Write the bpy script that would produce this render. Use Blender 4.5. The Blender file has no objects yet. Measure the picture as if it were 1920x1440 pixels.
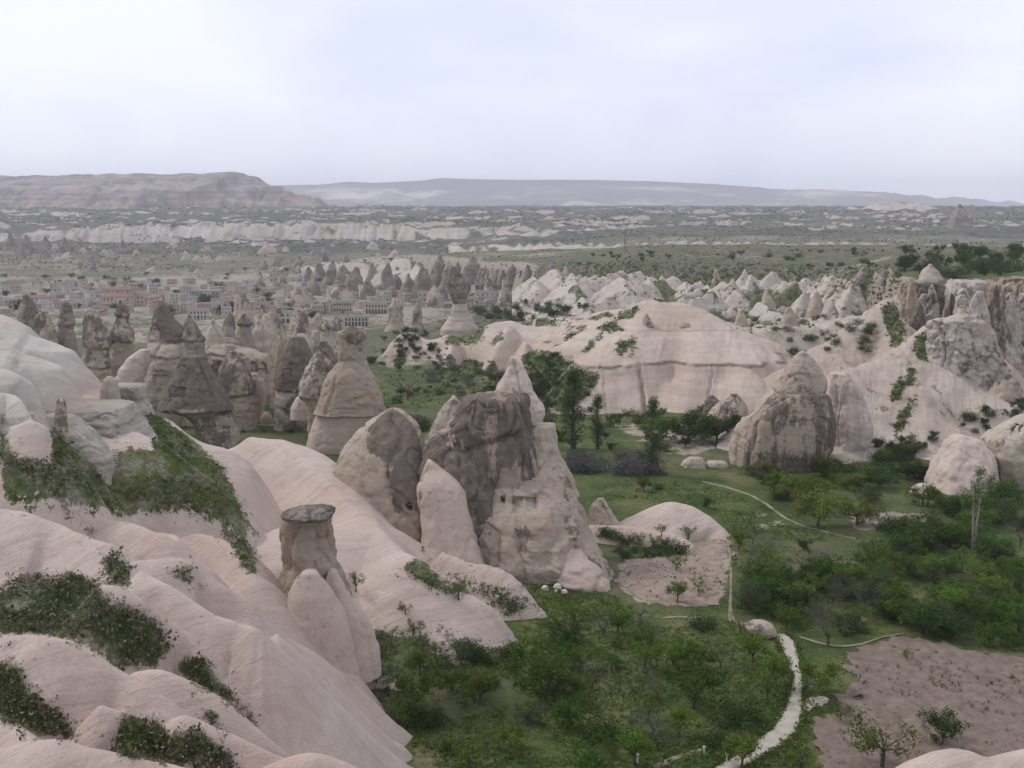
import bpy, math, random
import numpy as np
from mathutils import Vector

# ------------------------------------------------------------------ camera, sky, sun, exposure
scene = bpy.context.scene
C = scene.collection
CZ = 100.0                        # camera height, everything below is relative to it
FPX = 1968.0                      # focal length in photo pixels (1920 wide)
TH = math.atan(335.0 / FPX)       # camera looks slightly down
cam_data = bpy.data.cameras.new("camera")
cam_data.sensor_width = 36.0
cam_data.lens = 36.0 * FPX / 1920.0
cam_data.clip_start = 0.5
cam_data.clip_end = 60000.0
cam = bpy.data.objects.new("camera", cam_data)
C.objects.link(cam)
cam.location = (0, 0, CZ)
cam.rotation_euler = (math.pi / 2 - TH, 0, 0)
scene.camera = cam

SUN_EL, SUN_AZ = math.radians(48), math.radians(-70)    # azimuth clockwise from +Y
world = bpy.data.worlds.new("World")
scene.world = world
world.use_nodes = True
wn, wl = world.node_tree.nodes, world.node_tree.links
for n in list(wn):
    wn.remove(n)
w_out = wn.new("ShaderNodeOutputWorld")
w_bg = wn.new("ShaderNodeBackground")
w_bg.inputs[1].default_value = 0.1
w_sky = wn.new("ShaderNodeTexSky")
w_sky.sky_type = 'NISHITA'
w_sky.sun_disc = False
w_sky.sun_elevation = SUN_EL
w_sky.sun_rotation = SUN_AZ
w_sky.air_density = 1.0
w_sky.dust_density = 2.0
w_sky.altitude = 1200
# overcast layer: thin high cloud, uneven, over the clear sky
w_tc = wn.new("ShaderNodeTexCoord")
w_sep = wn.new("ShaderNodeSeparateXYZ")
w_add = wn.new("ShaderNodeMath"); w_add.operation = 'ADD'; w_add.inputs[1].default_value = 0.25
w_max = wn.new("ShaderNodeMath"); w_max.operation = 'MAXIMUM'; w_max.inputs[1].default_value = 0.08
w_div = wn.new("ShaderNodeVectorMath"); w_div.operation = 'DIVIDE'
w_noise = wn.new("ShaderNodeTexNoise")
w_noise.inputs['Scale'].default_value = 1.1
w_noise.inputs['Detail'].default_value = 5.0
w_noise.inputs['Roughness'].default_value = 0.5
w_ramp = wn.new("ShaderNodeValToRGB")
w_ramp.color_ramp.elements[0].position = 0.36
w_ramp.color_ramp.elements[0].color = (7.1, 7.45, 9.4, 1)
w_ramp.color_ramp.elements[1].position = 0.66
w_ramp.color_ramp.elements[1].color = (9.3, 9.4, 10.0, 1)
w_mix = wn.new("ShaderNodeMixRGB")
w_mix.inputs[0].default_value = 0.86
wl.new(w_tc.outputs['Generated'], w_sep.inputs[0])
wl.new(w_sep.outputs['Z'], w_max.inputs[0])
wl.new(w_max.outputs[0], w_add.inputs[0])
w_comb = wn.new("ShaderNodeCombineXYZ")
for i in range(3):
    wl.new(w_add.outputs[0], w_comb.inputs[i])
wl.new(w_tc.outputs['Generated'], w_div.inputs[0])
wl.new(w_comb.outputs[0], w_div.inputs[1])
wl.new(w_div.outputs[0], w_noise.inputs['Vector'])
wl.new(w_noise.outputs['Fac'], w_ramp.inputs[0])
wl.new(w_sky.outputs[0], w_mix.inputs[1])
wl.new(w_ramp.outputs[0], w_mix.inputs[2])
wl.new(w_mix.outputs[0], w_bg.inputs[0])
wl.new(w_bg.outputs[0], w_out.inputs[0])

sun_data = bpy.data.lights.new("sun", 'SUN')
sun_data.energy = 1.5
sun_data.angle = math.radians(10)
sun_data.color = (1.0, 0.96, 0.9)
sun = bpy.data.objects.new("sun", sun_data)
C.objects.link(sun)
_sd = Vector((math.sin(SUN_AZ) * math.cos(SUN_EL), math.cos(SUN_AZ) * math.cos(SUN_EL), math.sin(SUN_EL)))
sun.rotation_euler = (-_sd).to_track_quat('-Z', 'Y').to_euler()
sun.location = (0, 0, 400)

vs = scene.view_settings
vs.view_transform = 'Standard'
vs.look = 'None'
vs.exposure = 0.24
vs.gamma = 1.0
vs.use_curve_mapping = False
cy = scene.cycles
cy.max_bounces = 4
cy.diffuse_bounces = 2
cy.glossy_bounces = 1
cy.transmission_bounces = 1
cy.volume_bounces = 1
cy.transparent_max_bounces = 4
cy.use_denoising = True

# ------------------------------------------------------------------ helpers
rng = np.random.default_rng(7)
random.seed(7)
CT, ST = math.cos(TH), math.sin(TH)


def ray(px, py):
    u = (np.asarray(px, float) - 960) / FPX
    v = (720 - np.asarray(py, float)) / FPX
    return u, CT + v * ST, -ST + v * CT


def P(px, py, Y):
    """pixel and forward distance -> world point"""
    dx, dy, dz = ray(px, py)
    k = np.asarray(Y, float) / dy
    return np.stack([dx * k, dy * k, CZ + dz * k], -1)


def proj(x, y, z):
    zz = z - CZ
    f = y * CT - zz * ST
    up = y * ST + zz * CT
    f = np.maximum(f, 0.1)
    return 960 + FPX * x / f, 720 - FPX * up / f


_pr = np.random.default_rng(11)
_perm = np.concatenate([_pr.permutation(256)] * 3)
_grad = _pr.normal(size=(256, 3))
_grad /= np.linalg.norm(_grad, axis=1)[:, None]


def noise3(x, y, z):
    x, y, z = np.broadcast_arrays(np.asarray(x, float), y, z)
    xi, yi, zi = np.floor(x).astype(int), np.floor(y).astype(int), np.floor(z).astype(int)
    xf, yf, zf = x - xi, y - yi, z - zi
    u, v, w = [f * f * f * (f * (f * 6 - 15) + 10) for f in (xf, yf, zf)]
    xi &= 255; yi &= 255; zi &= 255
    out = 0
    for i in (0, 1):
        wx = u if i else 1 - u
        for j in (0, 1):
            wy = v if j else 1 - v
            for k in (0, 1):
                wz = w if k else 1 - w
                h = _perm[_perm[_perm[(xi + i) & 255] + ((yi + j) & 255)] + ((zi + k) & 255)]
                g = _grad[h]
                out = out + wx * wy * wz * (g[..., 0] * (xf - i) + g[..., 1] * (yf - j) + g[..., 2] * (zf - k))
    return out * 1.5


def fbm(x, y, z, octaves=4, rough=0.5):
    a, s, o = 1.0, 1.0, 0
    for i in range(octaves):
        o = o + a * noise3(x * s + 17.3 * i, y * s - 9.1 * i, z * s + 4.7 * i)
        a *= rough
        s *= 2.03
    return o


def ridged(x, y, z, octaves=3, rough=0.5):
    a, s, o = 1.0, 1.0, 0
    for i in range(octaves):
        o = o + a * (1 - 2.0 * np.abs(noise3(x * s + 7.7 * i, y * s + 3.3 * i, z * s - 5.1 * i)))
        a *= rough
        s *= 2.1
    return o


def sstep(a, b, x):
    t = np.clip((x - a) / (b - a), 0, 1)
    return t * t * (3 - 2 * t)


def catmull(pts, k=5):
    pts = np.asarray(pts, float)
    if len(pts) < 3:
        return pts
    e = np.vstack([2 * pts[0] - pts[1], pts, 2 * pts[-1] - pts[-2]])
    out = []
    for i in range(1, len(e) - 2):
        p0, p1, p2, p3 = e[i - 1], e[i], e[i + 1], e[i + 2]
        for s in np.arange(k) / k:
            out.append(0.5 * (2 * p1 + (p2 - p0) * s + (2 * p0 - 5 * p1 + 4 * p2 - p3) * s * s + (3 * p1 - p0 - 3 * p2 + p3) * s ** 3))
    out.append(e[-2])
    return np.array(out)


def inpoly(poly, x, y):
    poly = np.asarray(poly, float)
    r = np.zeros(np.shape(x), bool)
    n = len(poly)
    for i in range(n):
        x1, y1 = poly[i]
        x2, y2 = poly[(i + 1) % n]
        if y1 == y2:
            continue
        c = ((y1 > y) != (y2 > y)) & (x < (x2 - x1) * (y - y1) / (y2 - y1) + x1)
        r ^= c
    return r


def new_mesh(name, verts, faces, mat=None, smooth=True, attrs=None):
    """verts (n,3); faces (m,3|4) numpy or list of arrays with different side counts"""
    me = bpy.data.meshes.new(name)
    verts = np.ascontiguousarray(verts, dtype=np.float32)
    fl = faces if isinstance(faces, list) else [faces]
    fl = [np.asarray(f, np.int32) for f in fl if len(f)]
    nv = len(verts)
    loops = np.concatenate([f.ravel() for f in fl])
    tot = np.concatenate([np.full(len(f), f.shape[1], np.int32) for f in fl])
    start = np.concatenate([[0], np.cumsum(tot)[:-1]]).astype(np.int32)
    me.vertices.add(nv)
    me.vertices.foreach_set("co", verts.ravel())
    me.loops.add(len(loops))
    me.loops.foreach_set("vertex_index", loops)
    me.polygons.add(len(tot))
    me.polygons.foreach_set("loop_start", start)
    me.polygons.foreach_set("loop_total", tot)
    me.update(calc_edges=True)
    me.polygons.foreach_set("use_smooth", np.full(len(tot), smooth, bool))
    for k, a in (attrs or {}).items():
        at = me.attributes.new(k, 'FLOAT', 'POINT')
        at.data.foreach_set("value", np.ascontiguousarray(a, np.float32))
    if mat is not None:
        me.materials.append(mat)
    return me


def obj(name, me, parent=None, loc=None, label=None, cat=None, group=None, kind=None):
    o = bpy.data.objects.new(name, me)
    C.objects.link(o)
    if parent is not None:
        o.parent = parent
    if loc is not None:
        o.location = loc
    if label:
        o["label"] = label
    if cat:
        o["category"] = cat
    if group:
        o["group"] = group
    if kind:
        o["kind"] = kind
    return o


def copy_tree(o, parent=None):
    c = o.copy()
    C.objects.link(c)
    c.parent = parent
    for ch in list(o.children):
        copy_tree(ch, c)
    return c


def grid_faces(nr, nc, keep=None):
    i = np.arange(nr - 1)[:, None] * nc + np.arange(nc - 1)[None, :]
    f = np.stack([i, i + 1, i + 1 + nc, i + nc], -1).reshape(-1, 4)
    if keep is not None:
        f = f[keep.ravel()[f].any(axis=1)]
    return f


def compact(v, f, attrs):
    used = np.zeros(len(v), bool)
    used[f.ravel()] = True
    idx = np.cumsum(used) - 1
    return v[used], idx[f], {k: a[used] for k, a in attrs.items()}


# box / tube collectors --------------------------------------------------
class MB:
    def __init__(self):
        self.v, self.f4, self.f3, self.n = [], [], [], 0

    def add(self, v, f):
        v = np.asarray(v, float)
        f = np.asarray(f, int)
        self.v.append(v)
        (self.f4 if f.shape[1] == 4 else self.f3).append(f + self.n)
        self.n += len(v)

    def box(self, a, b):
        (x0, y0, z0), (x1, y1, z1) = a, b
        v = [(x0, y0, z0), (x1, y0, z0), (x1, y1, z0), (x0, y1, z0), (x0, y0, z1), (x1, y0, z1), (x1, y1, z1), (x0, y1, z1)]
        self.add(v, [(0, 3, 2, 1), (4, 5, 6, 7), (0, 1, 5, 4), (1, 2, 6, 5), (2, 3, 7, 6), (3, 0, 4, 7)])

    def tube(self, pts, rad, n=6):
        pts = np.asarray(pts, float)
        rings = []
        for i, p in enumerate(pts):
            d = pts[min(i + 1, len(pts) - 1)] - pts[max(i - 1, 0)]
            d = d / (np.linalg.norm(d) + 1e-9)
            a = np.cross(d, (0.31, 0.95, 0.05)); a /= np.linalg.norm(a) + 1e-9
            b = np.cross(d, a)
            t = np.arange(n) * 2 * math.pi / n
            rings.append(p + rad[i] * (np.cos(t)[:, None] * a + np.sin(t)[:, None] * b))
        v = np.vstack(rings)
        f = []
        for i in range(len(pts) - 1):
            for j in range(n):
                k = (j + 1) % n
                f.append((i * n + j, i * n + k, (i + 1) * n + k, (i + 1) * n + j))
        self.add(v, f)

    def mesh(self, name, mat, smooth=False, attrs=None):
        fl = []
        if self.f4:
            fl.append(np.vstack(self.f4))
        if self.f3:
            fl.append(np.vstack(self.f3))
        return new_mesh(name, np.vstack(self.v), fl, mat, smooth, attrs)


# ------------------------------------------------------------------ materials
class Mat:
    def __init__(self, name, rough=0.95):
        self.m = bpy.data.materials.new(name)
        self.m.use_nodes = True
        self.nt = self.m.node_tree
        self.b = self.nt.nodes["Principled BSDF"]
        self.b.inputs["Roughness"].default_value = rough
        self.b.inputs["Specular IOR Level"].default_value = 0.15
        g = self.nt.nodes.new("ShaderNodeNewGeometry")
        self.pos = g.outputs["Position"]
        self.geo = g

    def node(self, t, **kw):
        n = self.nt.nodes.new(t)
        for k, v in kw.items():
            setattr(n, k, v)
        return n

    def link(self, a, b):
        self.nt.links.new(a, b)

    def noise(self, scale, detail=4, rough=0.55, vec=None, squash=None, dist=0.0):
        n = self.node("ShaderNodeTexNoise")
        n.inputs["Scale"].default_value = scale
        n.inputs["Detail"].default_value = detail
        n.inputs["Roughness"].default_value = rough
        n.inputs["Distortion"].default_value = dist
        v = vec or self.pos
        if squash:
            m = self.node("ShaderNodeMapping")
            m.inputs["Scale"].default_value = squash
            self.link(v, m.inputs["Vector"])
            v = m.outputs[0]
        self.link(v, n.inputs["Vector"])
        return n.outputs["Fac"]

    def ramp(self, fac, stops):
        n = self.node("ShaderNodeValToRGB")
        e = n.color_ramp.elements
        while len(e) < len(stops):
            e.new(0.5)
        for el, (p, c) in zip(e, stops):
            el.position = p
            if isinstance(c, (int, float)):
                c = (c, c, c)
            el.color = (*c, 1)
        self.link(fac, n.inputs[0])
        return n.outputs[0]

    def mix(self, fac, a, b, mode='MIX'):
        n = self.node("ShaderNodeMixRGB", blend_type=mode)
        for s, x in ((0, fac), (1, a), (2, b)):
            if isinstance(x, (int, float)):
                n.inputs[s].default_value = x if s == 0 else (x, x, x, 1)
            elif isinstance(x, tuple):
                n.inputs[s].default_value = (*x, 1)
            else:
                self.link(x, n.inputs[s])
        return n.outputs[0]

    def math(self, op, a, b=None, clamp=False):
        n = self.node("ShaderNodeMath", operation=op, use_clamp=clamp)
        for s, x in ((0, a), (1, b)):
            if x is None:
                continue
            if isinstance(x, (int, float)):
                n.inputs[s].default_value = x
            else:
                self.link(x, n.inputs[s])
        return n.outputs[0]

    def attr(self, name):
        n = self.node("ShaderNodeAttribute", attribute_name=name)
        return n.outputs["Fac"]

    def sep(self, vec=None):
        n = self.node("ShaderNodeSeparateXYZ")
        self.link(vec or self.pos, n.inputs[0])
        return n.outputs

    def bump(self, h, strength=0.4, dist=0.2):
        n = self.node("ShaderNodeBump")
        n.inputs["Strength"].default_value = strength
        n.inputs["Distance"].default_value = dist
        self.link(h, n.inputs["Height"])
        self.link(n.outputs[0], self.b.inputs["Normal"])

    def color(self, c):
        if isinstance(c, tuple):
            self.b.inputs["Base Color"].default_value = (*c, 1)
        else:
            self.link(c, self.b.inputs["Base Color"])
        return self.m


def grass_colour(M, s=1.0):
    n1 = M.noise(0.12 * s, 5, 0.6)
    c = M.ramp(n1, [(0.3, (0.028, 0.052, 0.010)), (0.45, (0.056, 0.090, 0.017)), (0.58, (0.105, 0.120, 0.036)), (0.72, (0.175, 0.150, 0.085))])
    n2 = M.noise(1.6 * s, 4, 0.7)
    c = M.mix(M.ramp(n2, [(0.46, 0.0), (0.66, 0.85)]), c, (0.026, 0.042, 0.013))
    n3 = M.noise(2.4 * s, 5, 0.75)
    c = M.mix(M.ramp(n3, [(0.54, 0.0), (0.68, 0.8)]), c, (0.19, 0.16, 0.105))
    return c


def tuff(name, a=(0.43, 0.345, 0.275), b=(0.48, 0.42, 0.35), weather=0.0, strata=0.25, veg=True, scale=1.0,
         wcol=(0.15, 0.125, 0.10), ochre=0.0, bumpy=0.35, lines=(), white_above=None, wsq=0.75, grain=0.5, rill=None):
    M = Mat(name)
    c = M.mix(M.ramp(M.noise(0.06 * scale, 4, 0.5), [(0.38, 0.0), (0.62, 1.0)]), a, b)
    if white_above is not None:
        zz = M.math('ADD', M.sep()[2], M.math('MULTIPLY', M.math('SUBTRACT', M.noise(0.05, 4, 0.6), 0.5), 9.0))
        wf = M.math('DIVIDE', M.math('SUBTRACT', zz, white_above), 3.0, clamp=True)
        c = M.mix(wf, c, M.ramp(M.noise(0.15, 4, 0.55), [(0.35, (0.48, 0.445, 0.395)), (0.65, (0.54, 0.515, 0.47))]))
    # faint bedding
    st = M.noise(0.5 * scale, 5, 0.6, squash=(0.06, 0.06, 1.6))
    c = M.mix(M.math('MULTIPLY', M.ramp(st, [(0.42, 0.0), (0.66, 1.0)]), strata), c, (a[0] * 0.66, a[1] * 0.62, a[2] * 0.58))
    # streaks running down
    sk = M.noise(0.45 * scale, 4, 0.6, squash=(1, 1, 0.12))
    c = M.mix(M.math('MULTIPLY', M.ramp(sk, [(0.52, 0.0), (0.72, 1.0)]), 0.32), c, (a[0] * 0.62, a[1] * 0.6, a[2] * 0.6))
    if ochre:
        oc = M.noise(0.2 * scale, 4, 0.6, squash=(1, 1, 1.7))
        c = M.mix(M.math('MULTIPLY', M.ramp(oc, [(0.45, 0.0), (0.62, 1.0)]), ochre), c, (0.40, 0.29, 0.19))
    fine = M.noise(5.0 * scale, 4, 0.7)
    c = M.mix(grain, c, M.ramp(fine, [(0.3, 0.34), (0.7, 0.64)]), 'OVERLAY')
    rl = None
    if rill is not None:      # wash marks running down the slope
        m1 = M.node("ShaderNodeMapping")
        m1.inputs["Rotation"].default_value = (0, 0, rill)
        M.link(M.pos, m1.inputs["Vector"])
        rl = M.noise(0.9, 6, 0.62, vec=m1.outputs[0], squash=(0.10, 1.0, 0.12), dist=0.3)
        c = M.mix(M.ramp(rl, [(0.5, 0.0), (0.72, 0.42)]), c, (a[0] * 0.66, a[1] * 0.62, a[2] * 0.6))
        c = M.mix(M.ramp(M.noise(0.11, 5, 0.6), [(0.48, 0.0), (0.7, 0.4)]), c, (a[0] * 0.74, a[1] * 0.70, a[2] * 0.68))
    c = M.mix(M.ramp(M.noise(2.6 * scale, 5, 0.8), [(0.64, 0.0), (0.74, 0.32)]), c, (a[0] * 0.5, a[1] * 0.5, a[2] * 0.48))
    c = M.mix(M.ramp(M.noise(0.35 * scale, 6, 0.7), [(0.45, 0.0), (0.75, 0.22)]), c, (a[0] * 0.8, a[1] * 0.77, a[2] * 0.73))
    if weather:
        w1 = M.noise(0.15 * scale, 9, 0.68, dist=0.25, squash=(1, 1, wsq))
        w1 = M.math('ADD', M.math('MULTIPLY', w1, 0.68), M.math('MULTIPLY', M.noise(0.7 * scale, 7, 0.7, squash=(1, 1, min(1.0, wsq * 1.4))), 0.32))
        lo = 0.63 - 0.22 * weather
        w1 = M.math('ADD', w1, M.math('MULTIPLY', M.attr('stain'), 0.085))
        wm = M.ramp(w1, [(lo, 0.0), (lo + 0.035, 0.92)])
        w2 = M.ramp(M.noise(0.9 * scale, 5, 0.7), [(0.3, (wcol[0] * 1.5, wcol[1] * 1.45, wcol[2] * 1.42)), (0.68, (wcol[0] * 0.72, wcol[1] * 0.72, wcol[2] * 0.76))])
        c = M.mix(wm, c, w2)
        sp = M.noise(2.2 * scale, 6, 0.75)
        c = M.mix(M.ramp(sp, [(0.56, 0.0), (0.68, 0.45)]), c, wcol)
        c = M.mix(M.ramp(sp, [(0.3, 0.3), (0.4, 0.0)]), c, b)
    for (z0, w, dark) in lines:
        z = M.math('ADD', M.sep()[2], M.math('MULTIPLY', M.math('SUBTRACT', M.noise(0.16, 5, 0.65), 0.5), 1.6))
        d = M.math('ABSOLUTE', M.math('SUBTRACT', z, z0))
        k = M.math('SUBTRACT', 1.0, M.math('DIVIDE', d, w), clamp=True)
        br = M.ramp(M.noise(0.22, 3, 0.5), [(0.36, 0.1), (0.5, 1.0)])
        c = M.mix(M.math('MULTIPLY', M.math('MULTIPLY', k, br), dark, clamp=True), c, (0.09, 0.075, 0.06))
    if veg:
        v = M.attr("veg")
        nz = M.noise(0.9, 5, 0.7)
        nz2 = M.noise(4.0, 4, 0.7)
        vv = M.math('ADD', v, M.math('ADD', M.math('MULTIPLY', M.math('SUBTRACT', nz, 0.5), 1.7), M.math('MULTIPLY', M.math('SUBTRACT', nz2, 0.5), 1.0)))
        vm = M.ramp(vv, [(0.5, 0.0), (0.66, 1.0)])
        gc = grass_colour(M)
        gc = M.mix(M.ramp(M.noise(0.35, 7, 0.75), [(0.47, 0.0), (0.6, 0.75)]), gc, M.ramp(M.noise(3.0, 4, 0.7), [(0.35, (0.12, 0.105, 0.07)), (0.65, (0.33, 0.30, 0.25))]))
        c = M.mix(vm, c, gc)
    h = M.math('ADD', M.noise(0.8 * scale, 8, 0.66), M.math('MULTIPLY', M.noise(5 * scale, 4, 0.7), 0.3))
    if rl is not None:
        h = M.math('ADD', M.math('MULTIPLY', h, 0.6), M.math('MULTIPLY', rl, 0.9))
    M.bump(h, min(1.0, bumpy * 1.15), (0.35 if bumpy < 0.5 else 0.75) / scale)
    return M.color(c)


MT = {}
MT['slope'] = tuff("pink_tuff", a=(0.49, 0.385, 0.325), b=(0.53, 0.445, 0.385), strata=0.2, bumpy=0.5, grain=0.28, rill=-0.53, white_above=CZ - 20.5)
MT['white'] = tuff("white_tuff", a=(0.50, 0.46, 0.42), b=(0.55, 0.535, 0.505), strata=0.2, bumpy=0.25)
MT['rock'] = tuff("weathered_tuff", weather=0.55, veg=False, bumpy=0.7, ochre=0.3, strata=0.35)
MT['dark'] = tuff("dark_weathered_tuff", weather=0.9, veg=False, bumpy=0.8, ochre=0.35, strata=0.35)
MT['crown'] = tuff("streaked_tuff", a=(0.40, 0.315, 0.245), b=(0.45, 0.375, 0.30), weather=0.72, veg=False, bumpy=0.9, ochre=0.45, strata=0.25, wsq=0.16, scale=1.5, wcol=(0.135, 0.113, 0.092))
MT['pale'] = tuff("pale_tuff", a=(0.46, 0.38, 0.305), b=(0.51, 0.45, 0.375), weather=0.24, veg=False, bumpy=0.6, strata=0.5, ochre=0.2)
MT['tan'] = tuff("tan_tuff", a=(0.40, 0.325, 0.265), b=(0.44, 0.385, 0.315), weather=0.25, veg=False, bumpy=0.7, ochre=0.5, strata=0.6)
MT['smooth'] = tuff("smooth_pink_tuff", a=(0.48, 0.38, 0.318), b=(0.52, 0.44, 0.378), grain=0.3, weather=0.1, veg=False, bumpy=0.3, strata=0.2)
MT['grey'] = tuff("grey_chimney_tuff", a=(0.29, 0.235, 0.195), b=(0.34, 0.285, 0.24), weather=0.7, veg=False, bumpy=0.7, wcol=(0.155, 0.131, 0.108))
MT['cap'] = tuff("basalt_cap", a=(0.23, 0.20, 0.165), b=(0.31, 0.27, 0.22), weather=0.7, veg=False, bumpy=1.0, scale=2.5, wcol=(0.13, 0.113, 0.096))
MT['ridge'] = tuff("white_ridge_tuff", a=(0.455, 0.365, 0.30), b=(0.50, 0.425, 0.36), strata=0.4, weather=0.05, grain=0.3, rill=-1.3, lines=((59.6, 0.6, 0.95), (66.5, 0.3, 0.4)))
MT['bad'] = tuff("badland_tuff", a=(0.43, 0.37, 0.31), b=(0.48, 0.43, 0.375), strata=0.3, weather=0.36)
MT['cliffslope'] = tuff("cliff_slope_tuff", a=(0.45, 0.37, 0.305), b=(0.49, 0.425, 0.36), weather=0.22, veg=True, bumpy=0.7, grain=0.3, rill=-1.2, ochre=0.15, strata=0.3)
MT['cliff'] = tuff("cliff_tuff", a=(0.48, 0.42, 0.37), b=(0.51, 0.47, 0.42), weather=0.5, veg=True, bumpy=0.7, ochre=0.35, strata=0.3)


def simple(name, stops, scale=3.0, rough=0.9, bump=0.3, bd=0.1, detail=5):
    M = Mat(name, rough)
    n = M.noise(scale, detail, 0.65)
    c = M.ramp(n, stops)
    if bump:
        M.bump(n, bump, bd)
    return M.color(c)


def leafmat(name, cols, trans=0.25):
    M = Mat(name, 0.6)
    r = M.geo.outputs["Random Per Island"]
    oi = M.node("ShaderNodeObjectInfo")
    c = M.ramp(r, [(i / max(1, len(cols) - 1), k) for i, k in enumerate(cols)])
    hs = M.node("ShaderNodeHueSaturation")
    M.link(c, hs.inputs["Color"])
    v = M.node("ShaderNodeMapRange")
    v.inputs[3].default_value = 0.7
    v.inputs[4].default_value = 1.25
    M.link(oi.outputs["Random"], v.inputs[0])
    M.link(v.outputs[0], hs.inputs["Value"])
    h2 = M.node("ShaderNodeMapRange")
    h2.inputs[3].default_value = 0.475
    h2.inputs[4].default_value = 0.515
    M.link(oi.outputs["Random"], h2.inputs[0])
    M.link(h2.outputs[0], hs.inputs["Hue"])
    tr = M.node("ShaderNodeBsdfTranslucent")
    M.link(hs.outputs[0], tr.inputs[0])
    ms = M.node("ShaderNodeMixShader")
    ms.inputs[0].default_value = trans
    M.link(M.b.outputs[0], ms.inputs[1])
    M.link(tr.outputs[0], ms.inputs[2])
    M.link(ms.outputs[0], M.nt.nodes["Material Output"].inputs[0])
    return M.color(hs.outputs[0])


MT['leaf'] = leafmat("orchard_leaves", [(0.022, 0.058, 0.005), (0.052, 0.118, 0.010), (0.100, 0.18, 0.018)])
MT['leaf_light'] = leafmat("spring_leaves", [(0.045, 0.085, 0.008), (0.095, 0.155, 0.016), (0.16, 0.225, 0.03)])
MT['leaf_dark'] = leafmat("dark_leaves", [(0.016, 0.038, 0.006), (0.036, 0.072, 0.012), (0.066, 0.102, 0.022)])
MT['leaf_pop'] = leafmat("poplar_leaves", [(0.045, 0.09, 0.018), (0.095, 0.16, 0.036), (0.15, 0.21, 0.08)])
MT['leaf_wil'] = leafmat("willow_leaves", [(0.07, 0.10, 0.014), (0.13, 0.16, 0.026), (0.20, 0.215, 0.05)])
MT['leaf_grey'] = leafmat("grey_twigs", [(0.06, 0.055, 0.05), (0.10, 0.09, 0.085), (0.14, 0.13, 0.12)], 0.1)
MT['leaf_scrub'] = leafmat("scrub_leaves", [(0.026, 0.04, 0.012), (0.055, 0.078, 0.02), (0.10, 0.11, 0.035), (0.15, 0.135, 0.065)])
MT['leaf_grass'] = leafmat("grass_blades", [(0.024, 0.058, 0.007), (0.056, 0.115, 0.014), (0.105, 0.15, 0.026), (0.17, 0.17, 0.055)])
MT['leaf_pale'] = leafmat("pale_grass_blades", [(0.14, 0.12, 0.09), (0.22, 0.19, 0.15), (0.28, 0.25, 0.20)], 0.1)
MT['bark'] = simple("bark", [(0.3, (0.05, 0.042, 0.035)), (0.7, (0.12, 0.10, 0.085))], 6)
MT['bark_pale'] = simple("pale_bark", [(0.3, (0.16, 0.145, 0.12)), (0.7, (0.34, 0.32, 0.28))], 6)
MT['path'] = simple("path_dust", [(0.25, (0.27, 0.23, 0.18)), (0.48, (0.38, 0.335, 0.28)), (0.8, (0.45, 0.41, 0.355))], 1.1)
MT['post'] = simple("white_post", [(0.3, (0.55, 0.54, 0.5)), (0.7, (0.7, 0.69, 0.66))], 3)


def ground_mat():
    M = Mat("valley_ground")
    c = grass_colour(M)
    big = M.noise(0.035, 5, 0.6)
    c = M.mix(M.ramp(big, [(0.52, 0.0), (0.66, 0.8)]), c, M.ramp(M.noise(0.5, 5, 0.7), [(0.3, (0.07, 0.075, 0.035)), (0.7, (0.16, 0.14, 0.09))]))
    c = M.mix(M.math('MULTIPLY', M.attr("dry"), M.ramp(M.noise(0.03, 6, 0.65), [(0.3, 0.35), (0.7, 0.95)])), c, M.ramp(M.noise(0.2, 5, 0.7), [(0.35, (0.066, 0.066, 0.04)), (0.65, (0.175, 0.155, 0.115))]))
    bare = M.attr("bare")
    nz = M.noise(0.25, 6, 0.7)
    bm = M.ramp(M.math('ADD', bare, M.math('MULTIPLY', M.math('SUBTRACT', nz, 0.5), 1.2)), [(0.5, 0.0), (0.6, 1.0)])
    soil = M.ramp(M.noise(0.7, 6, 0.7), [(0.3, (0.21, 0.17, 0.13)), (0.55, (0.31, 0.265, 0.215)), (0.75, (0.40, 0.36, 0.30))])
    c = M.mix(bm, c, soil)
    M.bump(M.noise(1.2, 6, 0.7), 0.6, 0.5)
    return M.color(c)


def plateau_mat():
    M = Mat("plateau_ground")
    n1 = M.noise(0.006, 6, 0.6)
    g = M.ramp(n1, [(0.3, (0.052, 0.058, 0.032)), (0.5, (0.10, 0.094, 0.066)), (0.7, (0.17, 0.145, 0.115))])
    g = M.mix(M.ramp(M.noise(0.06, 4, 0.75), [(0.48, 0.0), (0.6, 0.85)]), g, (0.035, 0.045, 0.024))
    bare = M.attr("bare")
    nz = M.noise(0.02, 6, 0.72, squash=(1, 0.6, 2))
    bm = M.ramp(M.math('ADD', bare, M.math('MULTIPLY', M.math('SUBTRACT', nz, 0.5), 1.5)), [(0.5, 0.0), (0.62, 1.0)])
    t = M.ramp(M.noise(0.012, 6, 0.65), [(0.3, (0.24, 0.20, 0.17)), (0.55, (0.36, 0.315, 0.27)), (0.75, (0.45, 0.41, 0.36))])
    c = M.mix(bm, g, t)
    M.bump(M.noise(0.05, 6, 0.7), 0.5, 8.0)
    return M.color(c)


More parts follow.
